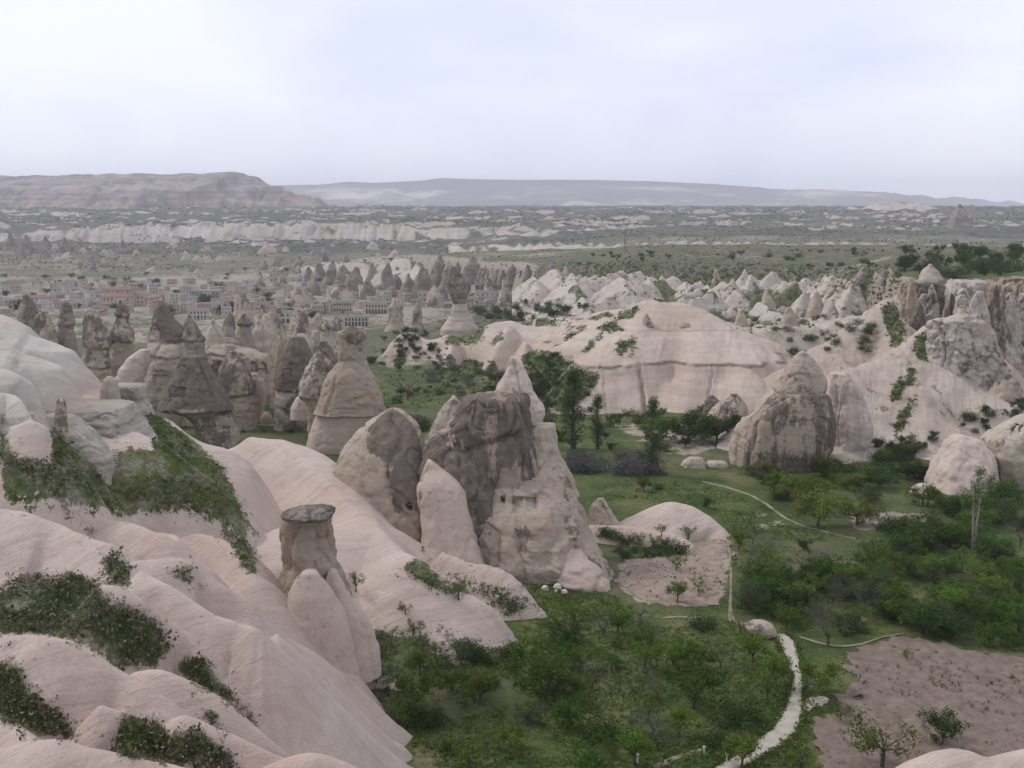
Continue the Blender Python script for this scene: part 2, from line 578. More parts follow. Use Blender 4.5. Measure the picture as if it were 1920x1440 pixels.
def mesa_mat():
    M = Mat("mesa_rock")
    z = M.math('ADD', M.sep()[2], M.math('MULTIPLY', M.math('SUBTRACT', M.noise(0.004, 5, 0.6), 0.5), 60))
    f = M.math('DIVIDE', M.math('SUBTRACT', z, 60.0), 190.0, clamp=True)
    c = M.ramp(f, [(0.0, (0.180, 0.151, 0.122)), (0.18, (0.274, 0.202, 0.167)), (0.36, (0.223, 0.155, 0.133)), (0.50, (0.180, 0.144, 0.122)), (0.58, (0.288, 0.245, 0.215)), (0.68, (0.173, 0.151, 0.130)), (0.80, (0.259, 0.223, 0.196)), (0.90, (0.130, 0.115, 0.096)), (0.97, (0.061, 0.061, 0.048))])
    bands = M.noise(0.02, 5, 0.65, squash=(0.08, 0.08, 4.5))
    c = M.mix(M.math('MULTIPLY', M.ramp(bands, [(0.42, 0.0), (0.6, 1.0)]), 0.7), c, (0.38, 0.32, 0.275))
    sk = M.noise(0.012, 6, 0.65, squash=(1, 1, 0.3))
    c = M.mix(M.math('MULTIPLY', M.ramp(sk, [(0.46, 0.0), (0.62, 1.0)]), 0.75), c, (0.07, 0.07, 0.052))
    M.bump(M.noise(0.03, 6, 0.65, squash=(1, 1, 0.4)), 0.8, 14.0)
    return M.color(c)


def farridge_mat():
    M = Mat("far_ridge_rock")
    z = M.sep()[2]
    n = M.noise(0.0016, 7, 0.65, squash=(0.6, 1, 3))
    c = M.ramp(n, [(0.3, (0.10, 0.09, 0.08)), (0.52, (0.17, 0.145, 0.125)), (0.6, (0.42, 0.37, 0.32)), (0.72, (0.56, 0.50, 0.44))])
    zt = M.math('DIVIDE', M.math('SUBTRACT', z, 240.0), 60.0, clamp=True)
    c = M.mix(zt, c, (0.12, 0.105, 0.09))
    M.bump(M.noise(0.004, 6, 0.65), 0.6, 60.0)
    return M.color(c)


MT['ground'] = ground_mat()
MT['plateau'] = plateau_mat()
MT['mesa'] = mesa_mat()
MT['far'] = farridge_mat()
# ------------------------------------------------------------------ the lie of the land
_VY = [-200, 60, 110, 170, 205, 260, 300, 470, 630, 780, 1250, 1700, 1950, 2125, 2250, 2600, 3500, 5000, 5600, 7000, 15000]
_VL = [-46, -45, -45.5, -46.5, -48, -50.5, -53, -61, -68, -73, -79, -80, -80, -78.5, -50, -45, -28, -19, -28, -60, -90]
_VR = [-46, -45, -45.5, -46.5, -48, -50.5, -53, -60, -64, -66, -66, -54, -55, -52, -50, -42, -27, -18, -26, -60, -90]
_RT = [-0.4, -0.2, -0.132, -0.06, 0, 0.046, 0.122, 0.188, 0.249, 0.305, 0.35, 0.376, 0.427, 0.488, 0.8]
_RY = [1300, 1250, 1080, 930, 800, 650, 585, 550, 525, 480, 410, 335, 305, 292, 280]
_PT = np.array([-0.25, -0.13, 0, 0.12, 0.25, 0.36, 0.5])
_PY = np.array([280, 330, 400, 520, 560, 650, 800, 1000, 1300, 1700])
_PZ = np.array([[-60, -62, -64, -66, -68, -70, -72, -76, -79, -80],
                [-56, -56, -56, -56, -56, -56, -54, -48, -62, -76],
                [-50, -50, -50, -50, -50, -48, -44, -42, -62, -66],
                [-50, -50, -50, -45, -38, -29, -30, -40, -60, -56],
                [-40, -40, -38, -37, -34, -27.5, -29, -42, -58, -53],
                [-26, -25, -25, -23, -24, -25, -30, -42, -58, -53],
                [-19.5, -19.5, -19, -22, -24, -27, -32, -42, -58, -53]])


def _bil(t, y):
    t = np.clip(t, _PT[0], _PT[-1])
    y = np.clip(y, _PY[0], _PY[-1])
    i = np.clip(np.searchsorted(_PT, t) - 1, 0, len(_PT) - 2)
    j = np.clip(np.searchsorted(_PY, y) - 1, 0, len(_PY) - 2)
    a = (t - _PT[i]) / (_PT[i + 1] - _PT[i])
    b = (y - _PY[j]) / (_PY[j + 1] - _PY[j])
    return (_PZ[i, j] * (1 - a) + _PZ[i + 1, j] * a) * (1 - b) + (_PZ[i, j + 1] * (1 - a) + _PZ[i + 1, j + 1] * a) * b


def gz(x, y, detail=True):
    """height of the open ground (world z)"""
    x = np.asarray(x, float)
    y = np.asarray(y, float)
    t = x / np.maximum(y, 30)
    k = sstep(-0.12, 0.16, t)
    zv = np.interp(y, _VY, _VL) * (1 - k) + np.interp(y, _VY, _VR) * k
    ry = np.interp(t, _RT, _RY)
    fl = 6 * noise3(x / 22, y / 60, 0.3) + 9 * noise3(x / 55, 3.1, y / 200) if detail else 0
    wd = np.interp(t, [0.0, 0.06, 0.3, 0.36], [14, 42, 34, 14])
    m = sstep(-1.2 * wd, wd, y - ry + fl) * (1 - sstep(1300, 1700, y))
    z = zv * (1 - m) + _bil(t, y) * m
    # the camera's own hill
    zc = -2.4 - 0.80 * np.hypot(x, y)
    z = np.maximum(z, zc)
    if detail:
        z = z + 0.5 * fbm(x / 18, y / 18, 1.7, 3) * sstep(40, 120, y)
        near = sstep(330, 520, y)
        z = z + near * 1.6 * fbm(x / 60, y / 60, 4.2, 3)
        far = sstep(1250, 1900, y) * (1 - sstep(5200, 6500, y) * 0.6)
        wx = x + 60 * noise3(x / 260, y / 260, 9.0)
        wy = y + 60 * noise3(x / 260, y / 260, 2.0)
        amp = np.interp(y, [1250, 1800, 2300, 3500, 5000], [2, 4, 12, 15, 9])
        z = z + far * amp * (0.75 * ridged(wx / 240, wy / 170, 0.5, 4, 0.55) - 0.3)
        z = z + far * np.interp(y, [1250, 1900, 5200, 6000], [1.0, 5.5, 8, 3]) * (ridged(wx / 105, wy / 78, 3.5, 3, 0.55) - 0.3)
        # low scarps that face the viewer
        sc = (wy + 0.25 * wx) / 260
        z = z + far * sstep(1900, 2300, y) * 9 * (0.5 - (sc - np.floor(sc))) * sstep(-0.2, 0.4, noise3(x / 500, y / 500, 7.7))
    return z + CZ


GBVH = []


def add_bvh(lst, name):
    from mathutils.bvhtree import BVHTree
    me = bpy.data.objects[name].data
    v = np.empty(len(me.vertices) * 3, np.float32)
    me.vertices.foreach_get("co", v)
    f = np.empty(len(me.loops), np.int32)
    me.loops.foreach_get("vertex_index", f)
    v = v.reshape(-1, 3) + np.array(bpy.data.objects[name].location)
    if len(f) == 4 * len(me.polygons):
        f = f.reshape(-1, 4).tolist()
    else:
        t = np.empty(len(me.polygons), np.int32)
        me.polygons.foreach_get("loop_total", t)
        f = [q.tolist() for q in np.split(f, np.cumsum(t)[:-1])]
    lst.append((name, BVHTree.FromPolygons(v.tolist(), f)))


def ground_hit(px, py, y0=30.0, y1=6000.0, n=0):
    """where the line of sight through a pixel first meets the open ground"""
    if not GBVH:
        add_bvh(GBVH, "ground")
        add_bvh(GBVH, "plateau")
    d = Vector([float(c) for c in ray(px, py)]).normalized()
    start = y0 / d.y
    for nm, tree in GBVH:
        loc, nrm, idx, dist = tree.ray_cast(Vector((0, 0, CZ)) + d * start, d)
        if loc is not None:
            return np.array(loc)
    return P(px, py, y1)


def pix_ground(px, py, y0=30, y1=6000, n=160):
    """the same for many pixels"""
    out = np.array([ground_hit(a, b, y0, y1) for a, b in zip(px, py)])
    return out


def polar_sheet(t0, t1, ys, nt, off=60.0):
    t = np.linspace(t0, t1, nt)
    X = t[None, :] * (ys[:, None] + off)
    Y = np.repeat(ys[:, None], nt, 1)
    return X, Y


# bare-earth areas traced from the photo (pixels)
BARE = [
    ([(1165, 1050), (1230, 1048), (1285, 1035), (1300, 1005), (1362, 1010), (1350, 1135), (1200, 1130), (1160, 1105)], 1.0),
    ([(1240, 795), (1135, 790), (1190, 830), (1245, 850), (1330, 858), (1360, 835), (1290, 815)], 0.6),
    ([(700, 660), (800, 655), (800, 680), (720, 690)], 0.8),
    ([(1360, 950), (1450, 960), (1560, 1010), (1400, 1010), (1350, 985)], 0.42),
    ([(1530, 1040), (1720, 1050), (1710, 1066), (1530, 1056)], 0.75),
    ([(900, 690), (1000, 680), (960, 760), (860, 750)], 0.42),
    ([(1590, 965), (1750, 960), (1740, 978), (1600, 990)], 0.85),
]
ROCKY = [(1180, 1250, 820, 30), (1320, 1300, 1330, 20)]


def build_ground():
    ys = np.concatenate([np.linspace(-90, 50, 18)[:-1], np.linspace(50, 320, 240)[:-1],
                         np.exp(np.linspace(math.log(320), math.log(1720), 210))])
    X, Y = polar_sheet(-0.78, 0.78, ys, 380)
    Z = gz(X, Y)
    px, py = proj(X, Y, Z)
    nz = 10 * fbm(X / 6, Y / 6, 3.3, 3)
    bare = 0.16 + 0.25 * fbm(X / 30, Y / 30, 8.8, 3) + sstep(280, 420, Y) * (0.22 + 0.08 * sstep(850, 1000, Y) + 0.2 * fbm(X / 60, Y / 35, 1.8, 3))
    for poly, a in BARE:
        m = inpoly(poly, px + nz, py + 0.6 * nz) & (Y < 420)
        bare = np.where(m, a, bare)
    gx, gy = np.gradient(Z, axis=1) / np.maximum(np.gradient(X, axis=1), 1e-3), np.gradient(Z, axis=0) / np.maximum(np.gradient(Y, axis=0), 1e-3)
    steep = np.hypot(gx, gy)
    t = X / np.maximum(Y, 30)
    rimlike = sstep(0.35, 0.7, steep) * (Y > 330) * ((t < 0.02) | (t > 0.34))
    bare = np.maximum(bare, rimlike * 0.95)
    # thin scrub and bare soil between the houses
    town = inpoly([(-40, 520), (300, 520), (520, 500), (1000, 490), (1010, 575), (700, 620), (480, 640), (-40, 640)], px, py) & (Y > 430)
    bare = np.where(town, np.maximum(bare, 0.56 + 0.25 * fbm(X / 40, Y / 40, 2.2, 2)), bare)
    for _ in range(5):
        q = np.pad(bare, 1, mode='edge')
        bare = (q[:-2, 1:-1] + q[2:, 1:-1] + q[1:-1, :-2] + q[1:-1, 2:] + q[1:-1, 1:-1]) / 5
    v = np.stack([X, Y, Z], -1).reshape(-1, 3)
    obj("ground", new_mesh("ground", v, grid_faces(*X.shape), MT['ground'], True, {"bare": bare.ravel(), "dry": sstep(260, 480, Y).ravel()}), kind="structure")

    ys = np.exp(np.linspace(math.log(1690), math.log(15000), 290))
    X, Y = polar_sheet(-0.78, 0.78, ys, 420)
    Z = gz(X, Y) - 0.4 * (Y < 1715)
    gx, gy = np.gradient(Z, axis=1) / np.maximum(np.gradient(X, axis=1), 1e-3), np.gradient(Z, axis=0) / np.maximum(np.gradient(Y, axis=0), 1e-3)
    facing = np.clip(gy, 0, 1)
    bare = sstep(0.04, 0.30, facing) * 0.62 + 0.12 + 0.16 * fbm(X / 300, Y / 300, 1.2, 3)
    bare = bare - 0.5 * (1 - sstep(1700, 2050, Y))
    v = np.stack([X, Y, Z], -1).reshape(-1, 3)
    obj("plateau", new_mesh("plateau", v, grid_faces(*X.shape), MT['plateau'], True, {"bare": bare.ravel()}), kind="structure")


# ------------------------------------------------------------------ ridges built from crest lines
def fin(pts, sn=0.8, sf=0.9, r=1.0, conv=0.0):
    p = np.asarray(pts, float)
    q = P(p[:, 0], p[:, 1], p[:, 2])
    return dict(c=catmull(q, 5), sn=sn, sf=sf, r=r, conv=conv)


def fin_w(pts, sn=0.8, sf=0.9, r=1.0, conv=0.0):
    return dict(c=np.asarray(pts, float), sn=sn, sf=sf, r=r, conv=conv)


def smax(a, b, k):
    h = np.clip(0.5 + 0.5 * (a - b) / k, 0, 1)
    return b * (1 - h) + a * h + k * h * (1 - h)


def eval_fin(f, X, Y, wob=None):
    c = f['c']
    best = np.full(X.shape, 1e9)
    cz = np.zeros(X.shape)
    cx = np.zeros(X.shape)
    cyy = np.zeros(X.shape)
    for i in range(len(c) - 1):
        ax, ay, az = c[i]
        bx, by, bz = c[i + 1]
        dx, dy = bx - ax, by - ay
        L = dx * dx + dy * dy + 1e-9
        s = np.clip(((X - ax) * dx + (Y - ay) * dy) / L, 0, 1)
        qx, qy = ax + s * dx, ay + s * dy
        d2 = (X - qx) ** 2 + (Y - qy) ** 2
        m = d2 < best
        best = np.where(m, d2, best)
        cz = np.where(m, az + s * (bz - az), cz)
        cx = np.where(m, qx, cx)
        cyy = np.where(m, qy, cyy)
    d = np.sqrt(best)
    # near side of the crest = towards the camera
    cl = np.hypot(cx, cyy) + 1e-6
    side = -((X - cx) * cx + (Y - cyy) * cyy) / (cl * np.maximum(d, 1e-6))
    k = sstep(-0.5, 0.5, side)
    s = f['sf'] * (1 - k) + f['sn'] * k
    if wob is not None:
        s = s * (1 + 0.22 * wob)
    r = f['r']
    drop = np.sqrt((s * d) ** 2 + r * r) - r + f['conv'] * d * d
    return cz - drop


def formation(name, fins, tr, yr, nt, ny, mat, base=None, k=0.8, noise=(0.35, 5.0), post=None, veg=(), vegbase=0.0,
              vegfun=None, kind="structure", label=None, cat=None, margin=1.2, log=True, off=0.0, vegjit=7, wobble=1.0):
    ys = np.exp(np.linspace(math.log(yr[0]), math.log(yr[1]), ny)) if log else np.linspace(yr[0], yr[1], ny)
    X, Y = polar_sheet(tr[0], tr[1], ys, nt, off)
    G = gz(X, Y)
    wob = wobble * fbm(X / (noise[1] * 3), Y / (noise[1] * 3), 5.5, 2)
    Z = base(X, Y) if base is not None else np.full(X.shape, -1e4)
    for f in fins:
        lo, hi = f['c'].min(0), f['c'].max(0)
        reach = (hi[2] - (CZ - 95)) / min(f['sn'], f['sf']) + 8
        reach = min(reach, 400 if yr[1] > 800 else 90)
        if yr[1] > 3000:
            reach = 4000
        m = (X > lo[0] - reach) & (X < hi[0] + reach) & (Y > lo[1] - reach) & (Y < hi[1] + reach)
        if not m.any():
            continue
        Z[m] = smax(Z[m], eval_fin(f, X[m], Y[m], wob[m]), k)
    if post is not None:
        Z = post(X, Y, Z)
    Z = Z + noise[0] * fbm(X / noise[1], Y / noise[1], Z / noise[1], 3)
    keep = Z > G - margin
    px, py = proj(X, Y, Z)
    nz = vegjit * fbm(X / 2.5, Y / 2.5, 1.1, 3)
    vg = np.full(X.shape, vegbase)
    for poly in veg:
        vg = np.where(inpoly(poly, px + nz, py + 0.7 * nz), 1.0, vg)
    if vegfun is not None:
        vg = vegfun(X, Y, Z, vg, px, py)
    for _ in range(6):
        q = np.pad(vg, 1, mode='edge')
        vg = (q[:-2, 1:-1] + q[2:, 1:-1] + q[1:-1, :-2] + q[1:-1, 2:] + q[1:-1, 1:-1]) / 5
    f = grid_faces(*X.shape, keep=keep)
    if not len(f):
        print('nothing above ground:', name)
        return None
    v = np.stack([X, Y, Z], -1).reshape(-1, 3)
    v, f, at = compact(v, f, {"veg": vg.ravel()})
    return obj(name, new_mesh(name, v, f, mat, True, at), kind=kind, label=label, cat=cat)


def tps(ctrl):
    """smooth surface through (x, y, z) control points"""
    q = np.asarray(ctrl, float)
    n = len(q)
    d = np.hypot(q[:, None, 0] - q[None, :, 0], q[:, None, 1] - q[None, :, 1])
    K = np.where(d > 0, d * d * np.log(d + 1e-9), 0) + np.eye(n) * 6.0
    A = np.zeros((n + 3, n + 3))
    A[:n, :n] = K
    A[:n, n] = 1; A[:n, n + 1:] = q[:, :2]
    A[n, :n] = 1; A[n + 1:, :n] = q[:, :2].T
    w = np.linalg.solve(A, np.concatenate([q[:, 2], np.zeros(3)]))

    def fn(X, Y):
        out = w[n] + w[n + 1] * X + w[n + 2] * Y
        for i in range(n):
            d2 = (X - q[i, 0]) ** 2 + (Y - q[i, 1]) ** 2
            out = out + w[i] * 0.5 * d2 * np.log(d2 + 1e-9)
        return out
    return fn


# --- the near hillside on the left
HILL_CTRL = [(0, 880, 90), (100, 890, 92), (0, 940, 82), (200, 905, 98), (300, 935, 98), (400, 965, 104), (290, 805, 122),
             (350, 832, 127), (420, 905, 116), (480, 1005, 107), (100, 955, 86), (120, 1095, 70), (50, 1135, 67), (250, 1185, 68),
             (300, 1235, 66), (30, 1305, 55), (120, 1365, 52), (300, 1405, 53), (230, 1105, 75), (420, 1335, 62), (470, 1395, 60),
             (445, 1045, 95), (500, 1150, 88), (660, 1255, 92), (720, 1330, 86), (560, 1345, 72), (420, 1450, 52), (650, 1450, 68),
             (0, 1450, 44), (-30, 740, 108), (-50, 640, 130), (200, 770, 125), (-250, 600, 140), (-350, 900, 85), (-450, 1200, 60),
             (-450, 1440, 45), (150, 1640, 38), (600, 1640, 52), (150, 790, 165), (0, 720, 175), (420, 870, 152), (760, 1240, 98),
             (700, 1120, 108), (600, 960, 124), (560, 880, 140), (830, 1120, 114), (870, 1250, 100)]

HILL_FINS = [
    # white domes at the upper left
    fin([(-120, 560, 130), (0, 592, 126), (40, 615, 125), (60, 632, 125), (100, 646, 125), (150, 667, 124), (200, 700, 122), (238, 732, 120)], 0.32, 0.9, 3.0, 0.035),
    fin([(-120, 615, 116), (0, 641, 113), (45, 663, 113), (80, 672, 113), (120, 690, 112), (160, 716, 111), (200, 738, 110), (232, 756, 109)], 0.32, 0.9, 2.0, 0.05),
    fin([(-100, 680, 101), (0, 690, 101), (30, 698, 101), (58, 718, 101), (76, 745, 100), (82, 765, 99)], 0.45, 0.9, 1.6, 0.09),
    fin([(-100, 725, 93), (0, 735, 93), (22, 739, 93), (42, 753, 92), (56, 772, 91)], 0.5, 0.9, 1.4, 0.12),
    # row of pink humps
    fin([(-80, 950, 79), (0, 957, 79), (60, 966, 79), (110, 985, 79), (160, 1010, 78), (210, 1026, 77)], 0.75, 1.0, 1.6),
    fin([(150, 972, 88), (182, 960, 89), (220, 970, 88), (260, 985, 87), (300, 1000, 86)], 0.7, 1.0, 1.3),
    fin([(255, 985, 90), (290, 973, 91), (318, 982, 90), (330, 1005, 88)], 0.9, 1.0, 1.0),
    fin([(330, 962, 100), (365, 955, 101), (400, 975, 99), (430, 1005, 96), (460, 1040, 92), (470, 1075, 89)], 0.6, 0.9, 1.6),
    # the long pink ridges
    fin([(225, 1062, 75), (260, 1052, 76), (320, 1045, 77), (362, 1053, 78), (400, 1085, 78), (440, 1113, 78), (482, 1138, 78), (530, 1188, 79), (600, 1235, 81), (680, 1300, 83), (745, 1360, 84), (800, 1402, 85)], 0.95, 1.1, 1.8),
    fin([(188, 1095, 70), (230, 1102, 70), (270, 1128, 70), (318, 1168, 70), (357, 1203, 70), (372, 1240, 69)], 0.9, 1.1, 1.0),
    fin([(265, 1070, 74), (335, 1110, 73), (400, 1152, 72.5), (450, 1172, 72.5), (492, 1190, 72), (560, 1250, 73), (640, 1325, 75), (720, 1400, 77), (790, 1450, 79)], 0.85, 1.0, 1.6),
    fin([(520, 1190, 76), (590, 1250, 77.5), (660, 1320, 79), (740, 1395, 81)], 0.9, 0.9, 1.2),
    fin([(-100, 1192, 60), (0, 1195, 60), (80, 1193, 60), (130, 1206, 60), (180, 1235, 60), (230, 1264, 60), (264, 1286, 59.5)], 0.8, 1.0, 1.6),
    fin([(255, 1262, 63), (300, 1262, 63), (370, 1286, 63), (430, 1318, 63), (480, 1368, 63), (545, 1425, 63)], 0.9, 1.0, 1.4),
    fin([(190, 1330, 56), (240, 1345, 56), (250, 1380, 55)], 0.9, 0.9, 1.0),
    fin([(325, 1352, 56), (350, 1346, 56), (400, 1366, 56), (470, 1398, 56), (540, 1430, 56)], 0.9, 1.0, 1.2),
    fin([(-100, 1430, 43), (0, 1413, 43), (60, 1396, 43), (110, 1391, 43), (170, 1408, 43), (250, 1426, 43), (340, 1445, 43)], 0.75, 1.0, 1.8),
    fin([(470, 1450, 54), (560, 1416, 54), (620, 1421, 54), (700, 1455, 54)], 0.75, 1.0, 1.6),
    fin([(-80, 1330, 52), (0, 1345, 51), (40, 1375, 50), (65, 1400, 49)], 0.9, 1.0, 1.0),
    # broad pink shoulder behind the capped pillar
    fin([(330, 835, 138), (400, 832, 140), (480, 828, 141), (540, 830, 140), (580, 842, 137), (610, 866, 133), (632, 900, 128), (660, 945, 122), (700, 1000, 115), (735, 1045, 110)], 0.42, 1.1, 3.5, 0.022),
    fin([(500, 1030, 104), (560, 1000, 110), (620, 985, 114), (660, 975, 118)], 0.6, 0.6, 3.0, 0.02),
    # toes that run out into the orchard
    fin([(690, 1085, 108), (745, 1092, 108), (790, 1098, 108), (835, 1120, 107), (885, 1122, 107), (925, 1146, 106), (968, 1200, 105)], 1.0, 1.2, 1.0),
    fin([(830, 1040, 117), (880, 1062, 115), (935, 1066, 114), (975, 1088, 113), (1012, 1130, 112)], 1.0, 1.2, 0.8),
    fin([(690, 1160, 101), (760, 1163, 101), (815, 1192, 100), (880, 1242, 99)], 1.0, 1.2, 0.7),
    fin([(690, 1240, 95), (740, 1245, 95), (752, 1265, 94)], 1.1, 1.2, 0.7),
    fin([(770, 1395, 84), (820, 1400, 84), (880, 1440, 82)], 0.8, 1.0, 0.8),
]

for _f in HILL_FINS:
    if _f['r'] < 2.0 and _f['conv'] == 0.0:
        _f['conv'] = 0.045
    if _f['r'] < 2.5:
        _f['r'] *= 0.3
        _f['sf'] *= 1.25

HILL_VEG = [
    [(0, 800), (30, 860), (100, 872), (95, 800), (140, 830), (205, 865), (215, 845), (290, 842), (268, 775), (300, 780), (360, 822), (420, 880), (445, 925), (470, 985), (508, 1018), (430, 985), (330, 955), (250, 968), (165, 957), (100, 948), (60, 955), (0, 945)],
    [(0, 1100), (55, 1070), (75, 1085), (140, 1075), (185, 1088), (192, 1122), (240, 1140), (300, 1168), (320, 1215), (290, 1247), (220, 1252), (180, 1222), (130, 1198), (60, 1186), (0, 1188), (-20, 1150)],
    [(190, 1040), (222, 1038), (245, 1070), (258, 1108), (205, 1092)],
    [(320, 1066), (350, 1062), (388, 1103), (330, 1090)],
    [(320, 1246), (380, 1232), (425, 1290), (462, 1330), (490, 1368), (440, 1332), (360, 1282)],
    [(-10, 1235), (40, 1262), (60, 1312), (110, 1332), (150, 1392), (60, 1372), (-10, 1345)],
    [(178, 1406), (238, 1343), (300, 1358), (312, 1386), (370, 1368), (425, 1412), (450, 1445), (300, 1432)],
    [(372, 1342), (408, 1335), (427, 1372), (392, 1356)],
    [(402, 995), (450, 1003), (484, 1042), (480, 1074), (455, 1074), (440, 1030)],
    [(115, 975), (145, 965), (172, 985), (178, 1002)],
    [(750, 1066), (795, 1050), (832, 1088), (855, 1112), (800, 1102)],
    [(905, 1030), (960, 1045), (1050, 1085), (1130, 1120), (1010, 1150), (1015, 1130), (980, 1088), (935, 1064), (910, 1060)],
    [(690, 1190), (760, 1178), (830, 1215), (880, 1270), (760, 1300), (700, 1240)],
    [(770, 1150), (860, 1190), (930, 1220), (900, 1250), (830, 1195)],
    [(850, 1075), (930, 1100), (1000, 1130), (960, 1160), (900, 1118), (850, 1110)],
]


def build_hillside():
    ctrl = [P(*c) for c in HILL_CTRL]
    ctrl = [(p[0], p[1], p[2] - 2.7) for p in ctrl]
    ctrl += [(x, y, CZ + z) for x, y, z in ((2, 80, -52), (4, 95, -54), (6, 112, -56), (8, 130, -58), (14, 60, -52), (12, 40, -48),
                                            (0, 150, -58), (25, 170, -60), (25, 100, -62), (25, 50, -60), (-6, 88, -49), (-10, 165, -57), (25, 25, -50), (-30, 180, -56))]
    base = tps(ctrl)

    def post(X, Y, Z):
        # white beds at the upper left break off in ledges
        w = sstep(86, 96, Y) * (1 - sstep(-29, -22, X * 100 / np.maximum(Y, 1) * 0.9))
        for z0, h in ((CZ - 17.2, 1.6), (CZ - 19.6, 1.2)):
            e = z0 + 0.5 * noise3(X / 5, Y / 5, 0)
            Z = Z - w * h * (1 - sstep(e - 0.9, e, Z))
        # smaller folds down the fall of the slope
        back = sstep(100, 112, Y) * sstep(-46, -36, X)
        u1, v1 = X * 0.5 - Y * 0.86, X * 0.86 + Y * 0.5
        u2, v2 = X * 0.86 + Y * 0.5, X * 0.5 - Y * 0.86
        Z = Z + (1 - back) * 0.2 * (ridged(u1 / 4.2, v1 / 30, 0.3, 2) - 0.4)
        return Z + back * 0.75 * (ridged(u2 / 9.0 + 0.3, v2 / 60, 0.3, 2) - 0.4)

    def vf(X, Y, Z, vg, px, py):
        # open scrubby slope wherever the flat gully floor shows, well below the crests
        return vg
    formation("hillside", HILL_FINS, (-0.86, 0.12), (22, 176), 440, 470, MT['slope'], base=base, k=0.25, vegjit=15, wobble=0.4,
              noise=(0.08, 2.2), post=post, veg=HILL_VEG, vegfun=vf)


def build_white_ridge():
    fins = [
        fin([(985, 672, 284), (1060, 640, 288), (1120, 612, 292), (1168, 590, 295), (1198, 568, 298), (1225, 560, 300), (1270, 567, 298), (1310, 579, 294), (1350, 602, 288), (1400, 636, 280), (1440, 661, 275), (1490, 690, 268)], 0.42, 0.9, 2.0),
        fin([(700, 640, 400), (730, 612, 405), (765, 600, 405), (800, 609, 400), (840, 604, 400), (880, 607, 398), (905, 598, 398), (950, 593, 396), (1000, 600, 390), (1050, 597, 385), (1100, 588, 380), (1150, 580, 370), (1190, 575, 340)], 0.38, 0.7, 1.5),
        fin([(850, 612, 390), (835, 638, 364), (812, 663, 342), (775, 708, 310)], 0.8, 0.8, 1.2),
        fin([(955, 600, 385), (930, 628, 362), (910, 655, 345), (893, 692, 318)], 0.8, 0.8, 1.2),
        fin([(985, 618, 372), (975, 650, 346), (962, 684, 322)], 0.8, 0.8, 1.2),
        fin([(1105, 592, 368), (1045, 628, 338), (1000, 655, 318)], 0.7, 0.8, 1.2),
        fin([(1225, 565, 298), (1180, 622, 282), (1130, 660, 270)], 0.5, 0.5, 2.0),
        fin([(1300, 580, 294), (1320, 640, 276), (1300, 690, 264)], 0.5, 0.5, 2.0),
        fin([(1390, 640, 278), (1400, 690, 262)], 0.5, 0.5, 2.0),
    ]
    global RIDGE_VEG
    RIDGE_VEG = vegp = [
        [(1088, 658), (1130, 624), (1135, 628), (1096, 664)], [(1056, 634), (1098, 606), (1104, 611), (1064, 640)], [(1176, 670), (1190, 650), (1195, 655), (1182, 674)], [(1140, 606), (1152, 596), (1158, 600), (1146, 612)],
        [(1160, 640), (1185, 630), (1195, 640), (1165, 665), (1152, 664)], [(1120, 612), (1135, 605), (1165, 612), (1168, 622), (1125, 622)],
        [(1158, 592), (1190, 570), (1200, 576), (1180, 598), (1162, 600)], [(1095, 600), (1140, 582), (1150, 590), (1120, 602)],
        [(830, 645), (850, 620), (900, 615), (915, 612), (905, 640), (870, 648), (840, 648)], [(918, 648), (935, 625), (948, 622), (940, 640), (925, 650)],
        [(1028, 608), (1060, 600), (1070, 606), (1030, 614)], [(835, 665), (850, 662), (860, 700), (840, 740), (830, 740), (840, 700)],
        [(975, 665), (1010, 655), (1045, 660), (1070, 690), (1130, 700), (1100, 740), (1060, 780), (1020, 760), (985, 700)],
        [(918, 675), (926, 672), (935, 690), (950, 730), (905, 730)], [(1215, 557), (1240, 556), (1262, 566), (1240, 568)],
        [(870, 690), (890, 670), (895, 700), (880, 720), (860, 720)],
    ]

    def post(X, Y, Z):
        z0 = CZ - 40.4 + 0.5 * noise3(X / 9, Y / 9, 0)
        Z = np.where(Z < z0, z0 - (z0 - Z) * 2.1 - 0.45 * sstep(0, 0.4, z0 - Z), Z)
        px, py = proj(X, Y, Z)
        Z = Z - 0.35 * np.clip(ridged(X / 7, Y / 40, 0.7, 2), -1, 1) * (Z < z0 + 8)
        wob = 6 * noise3(Z / 2.5, Y / 8, 0.4) + 0.12 * (py - 690)
        for x0, w, dp in ((1199, 3.5, 2.2), (1336, 2.0, 0.8), (1128, 2.0, 0.6), (1262, 1.6, 0.35)):
            Z = Z - dp * np.exp(-((px - x0 + wob * (1 if x0 > 1220 else -1)) / w) ** 2) * (py > 680)
        return Z
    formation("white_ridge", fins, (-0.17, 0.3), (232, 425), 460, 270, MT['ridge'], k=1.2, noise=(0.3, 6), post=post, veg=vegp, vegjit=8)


def terrace_z(Y):
    return CZ - 45.5 + 0.045 * (Y - 370)


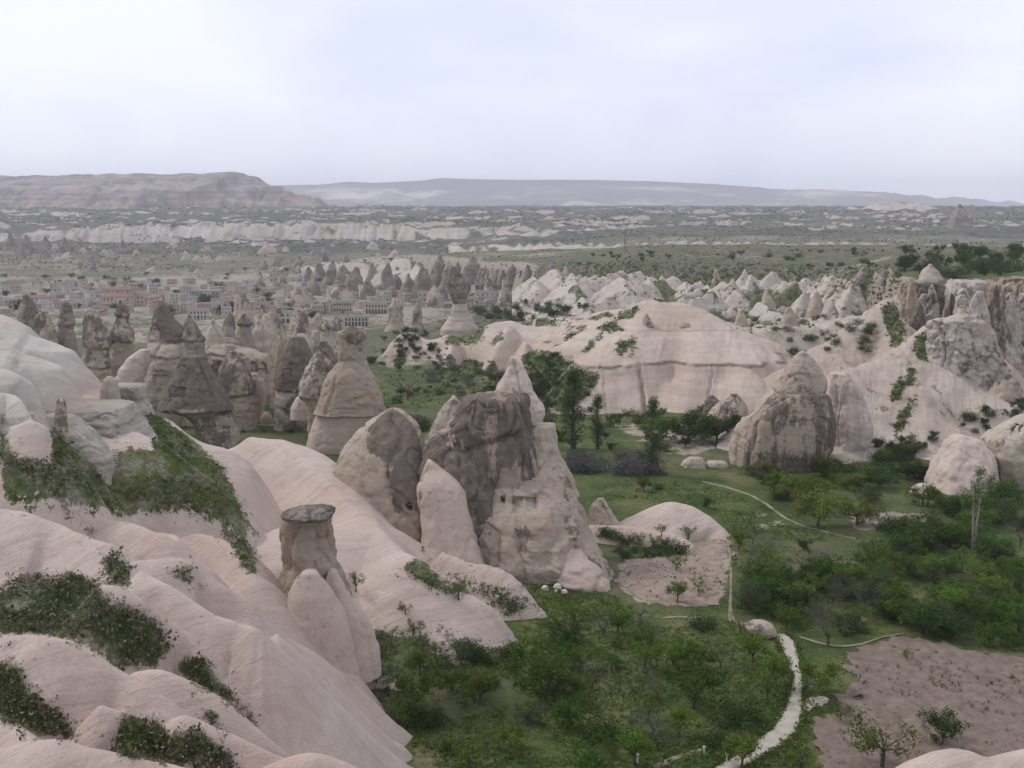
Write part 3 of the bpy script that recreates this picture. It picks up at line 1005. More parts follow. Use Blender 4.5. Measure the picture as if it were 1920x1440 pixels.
def build_badlands():
    r = np.random.default_rng(21)
    fins = []
    for px in np.arange(985, 1610, 23.0):
        px += r.uniform(-5, 5)
        t = (px - 960) / 1968 / 1.0
        ry = float(np.interp(t, _RT, _RY)) - 6
        L = r.uniform(40, 115) * (1.0 if px < 1450 else 0.8)
        dr = r.uniform(-0.95, -0.1)
        x0, y0 = t * ry, ry
        z0 = float(_bil(np.array(t), np.array(ry))) + CZ + r.uniform(-3, 0.5)
        pts = []
        for s in np.linspace(0, 1, 6):
            x, y = x0 + dr * L * s, y0 - L * s
            zb = float(gz(x, y, False))
            pts.append((x, y, z0 * (1 - s ** 1.5) + (zb + 3.0) * s ** 1.5 + r.uniform(-1, 1)))
        fins.append(fin_w(pts, 0.95, 0.95, 0.5))
    # white ridges crowding the terrace below the rim, most of them slanting down to the left
    for i in range(38):
        px = r.uniform(1300, 1660)
        Y = r.uniform(385, 515)
        x = (px - 960) / FPX * Y
        zb = terrace_z(Y) - 3
        h = r.uniform(5, 12)
        a = r.uniform(0.3, 1.2) if r.random() < 0.75 else r.uniform(-0.8, 0.2)
        L = r.uniform(7, 24)
        pts = []
        for s in (-0.25, 0, 0.3, 0.6, 1.0):
            f = {-0.25: 0.75, 0: 1.0, 0.3: r.uniform(0.7, 0.95), 0.6: r.uniform(0.4, 0.7), 1.0: 0.0}[s]
            pts.append((x - s * L * math.sin(a) + r.uniform(-0.5, 0.5), Y - s * L * math.cos(a), zb + h * f))
        fins.append(fin_w(pts, r.uniform(0.9, 1.7), r.uniform(1.0, 1.8), 0.3))
    # lower wall with its level ledge
    fins.append(fin([(1330, 612, 375), (1400, 618, 372), (1470, 618, 370), (1540, 612, 368), (1600, 605, 365), (1660, 600, 360)], 1.3, 0.05, 0.6))
    # white shoulders towards the village
    for px, py, Y in ((1000, 520, 600), (1040, 505, 640), (1075, 520, 560), (1095, 560, 470), (1060, 570, 480), (1165, 520, 540)):
        fins.append(fin([(px - 18, py + 10, Y + 8), (px, py, Y), (px + 8, py + 22, Y - 22)], 0.9, 0.9, 0.8))

    def vf(X, Y, Z, vg, px, py):
        g = gz(X, Y, False)
        n = fbm(X / 9, Y / 9, 3.1, 3)
        t = X / Y
        low = np.where((t > 0.17) & (Y > 372) & (Y < 530), terrace_z(Y) + 0.6 + 1.6 * n, g + 1.8 + 3 * n)
        return np.where(Z < low, 0.95, np.where(fbm(X / 12, Y / 20, 6.6, 2) > 0.42, 0.9, 0.0))
    formation("badlands", fins, (0.0, 0.38), (335, 660), 500, 300, MT['bad'], k=0.4, noise=(0.7, 4), vegfun=vf,
              post=lambda X, Y, Z: Z - 0.8 * (1 - ridged((X + 0.6 * Y) / 6.5, (Y - 0.6 * X) / 26, 0.3, 3)) * sstep(0.5, 4, Z - gz(X, Y, False)))


def build_cliffs_right():
    fins = [
        fin([(1760, 600, 252), (1737, 615, 246), (1715, 635, 241), (1682, 660, 235), (1640, 677, 229), (1590, 695, 222), (1545, 712, 215)], 0.55, 1.0, 1.5),
        fin([(1480, 690, 262), (1512, 662, 262), (1540, 645, 263), (1565, 649, 265), (1600, 621, 270), (1618, 605, 276), (1655, 570, 285), (1675, 556, 292)], 0.6, 1.0, 1.5),
        fin([(1690, 600, 268), (1700, 660, 250), (1705, 700, 238)], 0.9, 0.9, 1.0),
        fin([(1560, 720, 214), (1570, 770, 204), (1580, 830, 195)], 1.3, 1.3, 1.0),
        fin([(1600, 730, 214), (1612, 790, 203), (1616, 840, 194)], 1.3, 1.3, 0.8),
        fin([(1660, 700, 228), (1650, 760, 214), (1640, 820, 204)], 1.0, 1.0, 0.8),
        fin([(1705, 700, 226), (1692, 760, 215), (1675, 825, 203)], 1.2, 1.2, 0.8),
        fin([(1745, 730, 222), (1740, 780, 212), (1745, 830, 203)], 1.2, 1.2, 1.2),
        fin([(1660, 560, 330), (1700, 545, 325), (1760, 540, 310), (1830, 535, 305), (1900, 528, 300), (2050, 520, 295)], 2.2, 1.6, 1.0),
    ]
    global CLIFF_VEG
    CLIFF_VEG = vegp = [
        [(1650, 572), (1680, 570), (1690, 600), (1700, 625), (1690, 640), (1685, 655), (1672, 650), (1660, 610)],
        [(1715, 635), (1738, 620), (1745, 650), (1735, 680), (1715, 670)],
        [(1670, 730), (1695, 705), (1700, 720), (1680, 755), (1668, 755)], [(1700, 690), (1715, 690), (1712, 725), (1700, 725)],
        [(1675, 800), (1712, 738), (1716, 745), (1700, 790), (1680, 818)],
        [(1548, 600), (1575, 568), (1582, 590), (1560, 600)],
    ]

    def post(X, Y, Z):
        flute = ridged(X / 5.0, Y / 9, Z / 60, 3)
        deep = sstep(285, 300, Y) * 1.4 + 0.4
        return Z - deep * (1 - flute) * 0.55 * sstep(0.5, 3, Z - gz(X, Y, False))
    formation("cliff_slope", fins, (0.2, 0.62), (186, 475), 370, 320, MT['cliffslope'], k=0.5, noise=(0.45, 4), post=post, veg=vegp, vegjit=8)


def build_far():
    # white fluted scarp beyond the fields
    crest = [(-150, 452, 2120), (0, 445, 2130), (90, 440, 2150), (180, 430, 2170), (250, 426, 2180), (330, 421, 2190), (420, 419, 2190), (500, 422, 2180), (600, 421, 2170), (700, 421, 2160), (765, 430, 2120), (820, 445, 2080)]
    crest2 = [(705, 492, 1080), (718, 484, 1065), (740, 483, 1040), (800, 482, 1010), (870, 484, 980), (930, 490, 940), (1000, 497, 880)]
    low = [(940, 462, 1480), (1000, 457, 1460), (1100, 458, 1440), (1200, 460, 1420), (1300, 455, 1430), (1450, 458, 1430), (1600, 457, 1440), (1800, 461, 1420), (2000, 463, 1400)]
    hill = [(1500, 402, 3300), (1590, 390, 3350), (1640, 381, 3350), (1690, 377, 3350), (1720, 379, 3350), (1750, 389, 3300), (1800, 400, 3200)]
    mid = [(780, 430, 2150), (900, 431, 2100), (1000, 436, 2050), (1100, 430, 2080), (1250, 428, 2120), (1400, 430, 2120), (1550, 432, 2080), (1700, 424, 2150), (1950, 425, 2150)]

    def fl(amp, lam):
        def post(X, Y, Z):
            g = gz(X, Y, False)
            rel = sstep(0, 6, Z - g)
            f = ridged(X / lam + 0.4 * noise3(X / 90, Y / 90, 0.2), Y / (lam * 5), 0.3, 2)
            return Z - amp * (1.0 - f) * rel
        return post

    def vf(X, Y, Z, vg, px, py):
        g = gz(X, Y, False)
        gy = np.gradient(Z, axis=0) / np.maximum(np.gradient(Y, axis=0), 1e-3)
        n = fbm(X / 50, Y / 50, 0.9, 3)
        return np.where((gy < 0.12) | (Z - g < 2 + 4 * n), 0.95, np.where(n > 0.42, 0.9, 0.0))
    m = MT['scarp']
    formation("white_scarp", [fin(crest, 0.75, 0.06, 3.0)], (-0.62, 0.0), (1980, 2500), 560, 80, m, k=3, noise=(2.0, 30), post=fl(9, 26), vegfun=vf, margin=3)
    formation("village_scarp", [fin(crest2, 0.5, 0.08, 2.0)], (-0.2, 0.05), (820, 1200), 420, 130, m, k=2, noise=(2.2, 14), post=fl(3.5, 17), vegfun=vf, margin=2)
    formation("low_scarp", [fin(low, 0.6, 0.05, 2.0)], (-0.06, 0.62), (1300, 1620), 520, 90, m, k=2, noise=(2.0, 22), post=fl(6, 24), vegfun=vf, margin=2)
    formation("broken_scarp", [fin(mid, 0.4, 0.05, 3.0)], (-0.12, 0.62), (1900, 2450), 420, 80, m, k=3, noise=(5.0, 45), post=fl(9, 40), vegfun=vf, margin=3)
    formation("flat_topped_hill", [fin(hill, 0.35, 0.3, 3.0)], (0.2, 0.5), (2950, 3700), 220, 90, m, k=3, noise=(5.0, 40), post=fl(8, 40), vegfun=vf, margin=3)

    mesa = [(-500, 328, 4700), (-200, 329, 4650), (0, 328, 4600), (140, 325, 4600), (240, 324, 4600), (300, 325, 4590), (380, 323, 4580), (452, 323, 4570), (482, 336, 4550), (520, 352, 4500), (560, 368, 4450), (615, 382, 4380), (690, 391, 4250), (790, 398, 4100)]

    def mpost(X, Y, Z):
        q = Z + 9 * noise3(X / 300, Y / 300, 3.0)
        Z = Z - 5.6 * np.sin(q * 2 * math.pi / 44)
        d = sstep(CZ + 120, CZ - 20, Z)
        f = ridged(X / 75 + 0.5 * noise3(X / 300, Y / 300, 1.2), Y / 420, 0.3, 4, 0.55)
        return Z - (5 + 26 * (1 - sstep(CZ - 10, CZ + 90, Z))) * (1 - f) * sstep(0, 20, CZ + 135 - Z)
    formation("mesa", [fin(mesa, 0.21, 0.3, 4.0)], (-0.8, 0.0), (3250, 6000), 480, 170, MT['mesa'], k=4, noise=(5, 80), post=mpost, margin=4)
    far = [(300, 352, 10800), (430, 350, 10800), (515, 347, 10700), (600, 346, 10600), (650, 341, 10500), (700, 342, 10500), (780, 339, 10500), (830, 334, 10500), (900, 336, 10500), (1000, 337, 10500), (1100, 337, 10500), (1200, 339, 10500), (1300, 343, 10500), (1400, 349, 10500), (1470, 355, 10500), (1550, 356, 10600), (1620, 358, 10700), (1700, 366, 10800), (1800, 373, 11000), (1920, 380, 11200), (2200, 386, 11500)]

    def fpost(X, Y, Z):
        f = ridged(X / 420, Y / 1500, 0.3, 4, 0.55)
        return Z - 26 * (1 - f) * sstep(15, 110, CZ + 215 - Z)
    formation("far_ridge", [fin(far, 0.19, 0.19, 8.0)], (-0.62, 0.68), (8300, 13000), 420, 90, MT['far'], k=8, noise=(3, 300), post=fpost, margin=8)


MT['scarp'] = tuff("scarp_tuff", a=(0.43, 0.37, 0.315), b=(0.49, 0.44, 0.385), strata=0.4, weather=0.1, scale=0.12, bumpy=0.5)
# ------------------------------------------------------------------ free-standing rocks: outlines traced row by row, lofted in the round
def loft_mesh(name, rows, Y, mat, depth=0.8, p=2.6, amp=0.5, scale=4.0, flute=0.0, flam=2.2, na=96, nz=90, lean=0.0, ledges=(),
              holes=(), stain=None, split=None, seed=0, flat_top=False, sink=2.5, crack=0.8, zs=1.3, ledge_d=0.6):
    """rows: (py, x_left, x_right[, depth offset]); returns mesh in world coordinates relative to its base point, and that point"""
    if na >= 90:
        na, nz = int(na * 0.82), int(nz * 0.8)
    rr = np.array([r[:3] for r in rows], float)
    n = len(rr)
    py, xl, xr = rr.T
    base_py = py[-1]
    Yr = Y + lean * (base_py - py) / FPX * Y
    L, R = P(xl, py, Yr), P(xr, py, Yr)
    cen = (L + R) / 2
    hw = np.linalg.norm(R - L, axis=1) / 2
    # extend into the ground
    d = cen[-1] - cen[-2]
    cen = np.vstack([cen, cen[-1] + np.array([0, 0, -sink])])
    hw = np.append(hw, hw[-1] * 1.04)
    z = cen[:, 2]
    s = np.linspace(0, 1, nz)
    # denser sampling by height
    zz = z[0] + (z[-1] - z[0]) * s
    order = np.argsort(-z)
    zi, ci, hi = z[order][::-1], cen[order][::-1], hw[order][::-1]
    cx = np.interp(zz, zi, ci[:, 0])
    cyy = np.interp(zz, zi, ci[:, 1])
    h = np.interp(zz, zi, hi)
    if nz > 60:      # soften the joints between traced rows
        k = np.array([1, 2, 3, 2, 1]) / 9.0
        for arr in (cx, cyy, h):
            q = np.convolve(np.pad(arr, 2, mode='edge'), k, 'valid')
            arr[1:-1] = q[1:-1]
    a = np.linspace(0, 2 * math.pi, na, endpoint=False)
    ca, sa = np.cos(a), np.sin(a)
    ex = np.sign(ca) * np.abs(ca) ** (2 / p)
    ey = np.sign(sa) * np.abs(sa) ** (2 / p)
    hm = np.maximum(h, 0.25 * h.max())
    dd = depth * np.minimum(hm, h * 1.6 + 0.2)
    X = cx[:, None] + h[:, None] * ex[None]
    Yy = cyy[:, None] + dd[:, None] * ey[None]
    Z = np.repeat(zz[:, None], na, 1)
    ox = np.repeat(ca[None], nz, 0)
    oy = np.repeat(sa[None], nz, 0)
    sd = seed * 13.7
    body = np.minimum(1, h / (0.3 * h.max() + 1e-6))[:, None]
    n1 = fbm(X / (scale * 1.3) + sd, Yy / (scale * 1.3), Z / (scale * zs), 2, 0.5)
    # flat-faced breaks: the low noise is terraced, then roughened
    q = n1 * 2.2
    n1 = (np.floor(q) + sstep(0.35, 0.65, q - np.floor(q))) / 2.2 * 0.6 + n1 * 0.4
    disp = 0.8 * amp * n1 + 0.28 * amp * fbm(X / (scale * 0.28) + sd, Yy / (scale * 0.28), Z / (scale * 0.4), 4, 0.62)
    # cracks and joints
    cr = noise3(X / (scale * 1.5) + sd, Yy / (scale * 1.5), Z / (scale * 4.0))
    c2 = noise3(X / (scale * 0.9) - sd, Yy / (scale * 0.9), Z / (scale * 1.2))
    disp = disp - crack * amp * np.exp(-(cr / 0.05) ** 2) - 0.45 * crack * amp * np.exp(-(c2 / 0.045) ** 2)
    if flute:
        f = ridged(X / flam + sd, Yy / flam, Z / (flam * 7), 3)
        disp = disp + flute * (np.clip(f, -0.5, 1.4) - 0.9)
    for lz in ledges:
        e = np.interp(lz, py, np.arange(n))
        zl = P(960, lz, Y)[2]
        wv = zl + 0.5 * noise3(ox * 2 + sd, oy * 2, 0.5) + 0.2 * noise3(ox * 7 + sd, oy * 7, 1.5)
        lm = np.clip(0.55 + 1.3 * noise3(ox * 2.2 - sd, oy * 2.2, lz * 0.1), 0, 1.2)
        disp = disp - lm * ledge_d * np.exp(-((Z - wv) / 0.28) ** 2) + 0.3 * lm * ledge_d * np.exp(-((Z - wv - 0.7) / 0.4) ** 2)
    disp = disp * body
    X = X + ox * disp
    Yy = Yy + oy * disp
    Z = Z + 0.25 * amp * noise3(X / 1.7 + sd, Yy / 1.7, Z / 1.7) * body
    hole_info = []
    for (x0, y0, x1, y1, dep) in holes:
        ppx, ppy = proj(X, Yy, Z)
        m = (ppx > x0) & (ppx < x1) & (ppy > y0) & (ppy < y1) & (oy < 0.1)
        if m.any():
            front = float(np.percentile(Yy[m], 80))
            Yy[m] = Yy[m] + dep
            hole_info.append((x0, y0, x1, y1, dep, front))
    v = np.stack([X, Yy, Z], -1).reshape(-1, 3)
    i = np.arange(nz - 1)[:, None] * na + np.arange(na)[None]
    j = np.arange(nz - 1)[:, None] * na + (np.arange(na)[None] + 1) % na
    f = np.stack([i, i + na, j + na, j], -1).reshape(-1, 4)
    # closed top
    topc = v[:na].mean(0) + np.array([0, 0, 0.0 if flat_top else 0.12 * h[0]])
    v = np.vstack([v, topc])
    t = np.arange(na)
    ft = np.stack([t, (t + 1) % na, np.full(na, len(v) - 1)], -1)
    base = np.array([cx[-1], cyy[-1], zz[-1] + sink])
    ppx, ppy = proj(v[:, 0], v[:, 1], v[:, 2])
    st = np.zeros(len(v))
    if stain is not None:
        st[:] = stain[0]
        for val, poly in stain[1]:
            st = np.where(inpoly(poly, ppx, ppy), val, st)
    if split is not None:
        st = np.where(ppy < split, 0.7, -0.9)
    sg = st[:-1].reshape(nz, na)
    for _ in range(10):
        sg = (np.roll(sg, 1, 1) + np.roll(sg, -1, 1) + np.vstack([sg[:1], sg[:-1]]) + np.vstack([sg[1:], sg[-1:]])) / 4
    st = np.append(sg.ravel(), st[-1])
    me = new_mesh(name, v - base, [f, ft], mat, True, {"stain": st})
    return me, base, hole_info


def lining(h, mat):
    """the cut faces of a rock-cut opening: an open box set into the rock"""
    x0, y0, x1, y1, dep, front = h
    a, b = P(x0 + 0.8, y1 - 0.8, front), P(x1 - 0.8, y0 + 0.8, front)
    yb = front + dep * 0.85
    mb = MB()
    xs, ys, zs = (a[0], b[0]), (front, yb), (a[2], b[2])
    v = [(xs[0], ys[0], zs[0]), (xs[1], ys[0], zs[0]), (xs[1], ys[0], zs[1]), (xs[0], ys[0], zs[1]),
         (xs[0], ys[1], zs[0]), (xs[1], ys[1], zs[0]), (xs[1], ys[1], zs[1]), (xs[0], ys[1], zs[1])]
    mb.add(v, [(0, 1, 5, 4), (1, 2, 6, 5), (2, 3, 7, 6), (3, 0, 4, 7), (4, 5, 6, 7)])
    return mb


def rock(name, rows, Y, mat, label, cat="rock", group=None, parent=None, hole_name="cave_window", **kw):
    m = MT[mat] if isinstance(mat, str) else mat
    me, base, hi = loft_mesh(name, rows, Y, m, **kw)
    if parent is None:
        o = obj(name, me, loc=base, label=label, cat=cat, group=group)
    else:
        o = obj(name, me, parent=parent, loc=Vector(base) - parent.location, label=label)
    for h in hi:
        mb = lining(h, m)
        mb.v = [v - base for v in mb.v]
        obj(hole_name, mb.mesh(hole_name, MT['niche']), parent=o)
    return o


def thing(name, loc, label, cat, group=None):
    return obj(name, None, loc=tuple(loc), label=label, cat=cat, group=group)


def build_castle():
    # --- smooth-flanked cone with dark stain and rock-cut window
    rock("rock_cone", [(766, 732, 742), (774, 718, 764), (790, 694, 780), (810, 668, 790), (840, 642, 797), (870, 626, 806), (920, 620, 822), (960, 628, 832), (1000, 652, 840), (1050, 690, 848), (1095, 712, 855)],
         127, 'rock', "broad rounded rock cone with dark stained face and small square window", amp=0.55, scale=4.5, na=170, nz=160, p=2.7, crack=1.1, flute=0.2, flam=4.0, lean=0.35, seed=27, zs=3.0,
         holes=((763, 946, 771, 958, 1.6), (782, 936, 798, 939, 0.8)),
         stain=(-0.9, [(1.25, [(700, 790), (735, 760), (775, 795), (790, 840), (810, 900), (830, 960), (812, 985), (770, 940), (740, 975), (728, 930), (700, 870), (685, 830), (690, 800)])]))
    rock("rock_fin", [(862, 801, 807), (876, 794, 823), (890, 788, 843), (906, 782, 864), (918, 780, 872), (960, 785, 877), (1000, 790, 889), (1040, 790, 904), (1072, 786, 916)],
         122.5, 'smooth', "curved pale pink rock fin leaning against the window cone", amp=0.3, scale=4, na=110, nz=100, lean=0.35, seed=2, p=3.2, depth=0.7, stain=(0.3, []))
    # --- the flat-topped block and its shoulders
    t = thing("castle_rock", P(1000, 1085, 124), "massive flat topped rock with dark fluted crown and carved cave rooms", "rock")
    rock("crown", [(742, 880, 984), (750, 869, 990), (775, 858, 992), (800, 840, 995), (850, 822, 1002), (900, 830, 1008), (960, 850, 1020), (1010, 880, 1030), (1045, 900, 1040)],
         131, 'crown', "dark grey vertically fluted flat topped crown", parent=t, amp=0.4, scale=4, flute=1.0, flam=3.4, na=220, nz=170, p=5.0, flat_top=True, lean=0.12, seed=3, depth=0.75, crack=2.2, zs=7.0,
         stain=(-0.5, [(0.6, [(850, 740), (1000, 735), (1000, 800), (975, 875), (940, 885), (905, 850), (870, 830), (850, 800)])]))
    rock("shoulder", [(797, 1003, 1041), (803, 994, 1044), (830, 985, 1046), (850, 972, 1050), (880, 935, 1062), (910, 905, 1075), (960, 884, 1092), (1000, 882, 1108), (1040, 895, 1130), (1080, 960, 1146), (1118, 1050, 1158)],
         125, 'pale', "cream shoulder with carved rooms", parent=t, amp=0.6, scale=4.5, flute=0.45, flam=3.2, na=220, nz=170, p=2.7, lean=0.45, seed=4, stain=(-0.8, [(1.1, [(1035, 860), (1075, 900), (1112, 1000), (1160, 1100), (1090, 1080), (1050, 1000), (1060, 940)]), (0.6, [(890, 980), (1000, 990), (1020, 1050), (900, 1040)])]), hole_name="cave_room",
         holes=((962, 932, 981, 962, 0.5), (985, 930, 1004, 962, 0.5), (939, 932, 945, 943, 1.6), (925, 892, 931, 904, 1.2)))
    rock("back_spike", [(742, 848, 853), (760, 832, 868), (790, 812, 888), (830, 790, 900), (870, 780, 900), (900, 780, 900)],
         140, 'rock', None, parent=t, amp=0.4, scale=4, na=80, nz=80, seed=5)
    rock("left_spur", [(806, 828, 842), (825, 808, 862), (850, 796, 892), (880, 790, 915), (920, 800, 930), (970, 830, 940), (1010, 860, 945)],
         127, 'dark', None, parent=t, amp=0.7, scale=3.5, na=120, nz=110, seed=6, lean=0.3, flute=0.3)
    rock("right_buttress", [(905, 1062, 1078), (940, 1066, 1088), (985, 1075, 1104), (1030, 1088, 1124), (1070, 1100, 1148), (1105, 1110, 1172)],
         126, 'rock', None, parent=t, amp=0.6, scale=3.5, na=100, nz=90, seed=7, lean=0.3, flute=0.4)
    rock("foot_slope", [(1000, 1040, 1066), (1030, 1030, 1092), (1060, 1030, 1120), (1090, 1040, 1142), (1116, 1090, 1152)],
         121, 'smooth', None, parent=t, amp=0.5, scale=4, na=100, nz=60, seed=8, lean=0.6)
    # --- cone behind
    rock("pointed_rock", [(669, 958, 965), (690, 950, 981), (720, 935, 996), (745, 926, 1010), (765, 925, 1021), (790, 935, 1018), (825, 945, 1005)],
         152, 'smooth', "pointed pink rock cone with hollow rising behind the flat topped rock", amp=0.5, scale=3.5, na=110, nz=100, seed=9, ledges=(738,), ledge_d=0.4)
    # --- capped pillar on the near slope
    t = thing("capped_pillar", P(612, 1220, 92), "stout tan rock pillar with dark slab cap standing on pink slope", "rock pillar")
    rock("stem", [(964, 531, 620), (985, 528, 625), (1020, 530, 630), (1055, 531, 634), (1078, 524, 642), (1100, 520, 650), (1130, 517, 658), (1165, 520, 670), (1200, 535, 686), (1230, 580, 692)],
         92, 'tan', None, parent=t, amp=0.4, scale=2.6, flute=0.28, flam=1.4, na=160, nz=150, p=2.6, seed=10, lean=0.1)
    rock("cap", [(948, 588, 610), (952, 566, 622), (957, 544, 627), (963, 527, 627), (968, 529, 623), (971, 538, 616)],
         92, 'cap', "dark rough slab cap", parent=t, amp=0.28, scale=0.9, na=110, nz=30, p=2.6, seed=11, sink=0.02, depth=0.9)
    rock("foot_cone", [(1072, 566, 596), (1085, 556, 610), (1110, 543, 630), (1145, 532, 648), (1180, 520, 660), (1220, 512, 668), (1255, 506, 676)],
         88.5, 'smooth', "smooth pale pink foot", parent=t, amp=0.2, scale=4, na=90, nz=60, p=2.1, seed=12)
    rock("side_foot", [(1068, 618, 628), (1090, 610, 642), (1120, 604, 660), (1150, 602, 680), (1185, 604, 700), (1215, 606, 712)],
         90.5, 'smooth', None, parent=t, amp=0.2, scale=3, na=70, nz=50, p=2.1, seed=13)
    # --- ledged white bluff at the upper left
    rock("ledged_bluff", [(760, 70, 238), (768, 68, 244), (780, 70, 252), (800, 80, 264), (820, 96, 276), (845, 118, 290)],
         110.2, 'ledge', "white bluff of level beds breaking off below a smooth dome", amp=0.3, scale=2.5, na=260, nz=110, p=5, seed=14, ledges=(768, 782, 797, 812, 826), ledge_d=0.22, flat_top=True, lean=0.3, depth=0.75, sink=3, crack=1.4)
    rock("ledged_pillar", [(776, 8, 58), (790, 10, 66), (815, 16, 76), (840, 28, 93), (870, 46, 106)],
         90.8, 'ledge', "white ledged rock pillar bulging out of green slope", amp=0.25, scale=2.0, na=130, nz=80, p=4, seed=15, ledges=(792, 808, 826, 845), ledge_d=0.16, lean=0.25, flat_top=True, depth=1.0, crack=1.3)
    rock("ledged_pillar", [(776, -60, 8), (800, -60, 14), (840, -60, 22)],
         91, 'ledge', "white ledged rock pillar next to the bulging one at the grass slope", amp=0.25, scale=2.0, na=90, nz=60, p=4, seed=16, ledges=(795, 812, 828), ledge_d=0.16, flat_top=True, depth=0.9)
    rock("ledged_rib", [(778, 84, 130), (795, 84, 158), (815, 92, 178), (838, 112, 194), (860, 134, 208)],
         102.6, 'ledge', "low grey white rock rib with scattered dark pebbles above grass", amp=0.3, scale=2.0, na=120, nz=70, p=3.2, seed=17, ledges=(800, 822), ledge_d=0.2, lean=0.4, depth=0.9)
    rock("ledged_block", [(722, 205, 268), (730, 205, 274), (748, 212, 272), (768, 220, 282), (790, 228, 292)],
         120.8, 'ledge', "small overhanging white block at the end of the upper dome", amp=0.25, scale=1.8, na=110, nz=60, p=4, seed=18, ledges=(734, 752), ledge_d=0.2, flat_top=True, depth=0.9)
    rock("knob", [(747, 110, 116), (752, 107, 123), (765, 106, 125), (785, 104, 126)],
         101, 'pale', "small rounded knob standing on the white rib", amp=0.12, scale=1.2, na=40, nz=40, seed=19)
    rock("hump", [(706, 200, 212), (712, 194, 221), (725, 188, 223), (738, 188, 224)],
         117, 'pale', "small tan hump swelling out of the white dome", amp=0.15, scale=2, na=50, nz=40, seed=20, p=2.1)


MT['niche'] = tuff("freshly_cut_tuff", a=(0.38, 0.30, 0.24), b=(0.42, 0.345, 0.28), veg=False, bumpy=0.4, strata=0.3)
MT['ledge'] = tuff("bedded_white_tuff", a=(0.42, 0.38, 0.325), b=(0.49, 0.455, 0.40), strata=0.8, veg=False, bumpy=0.7, scale=1.6, weather=0.08)

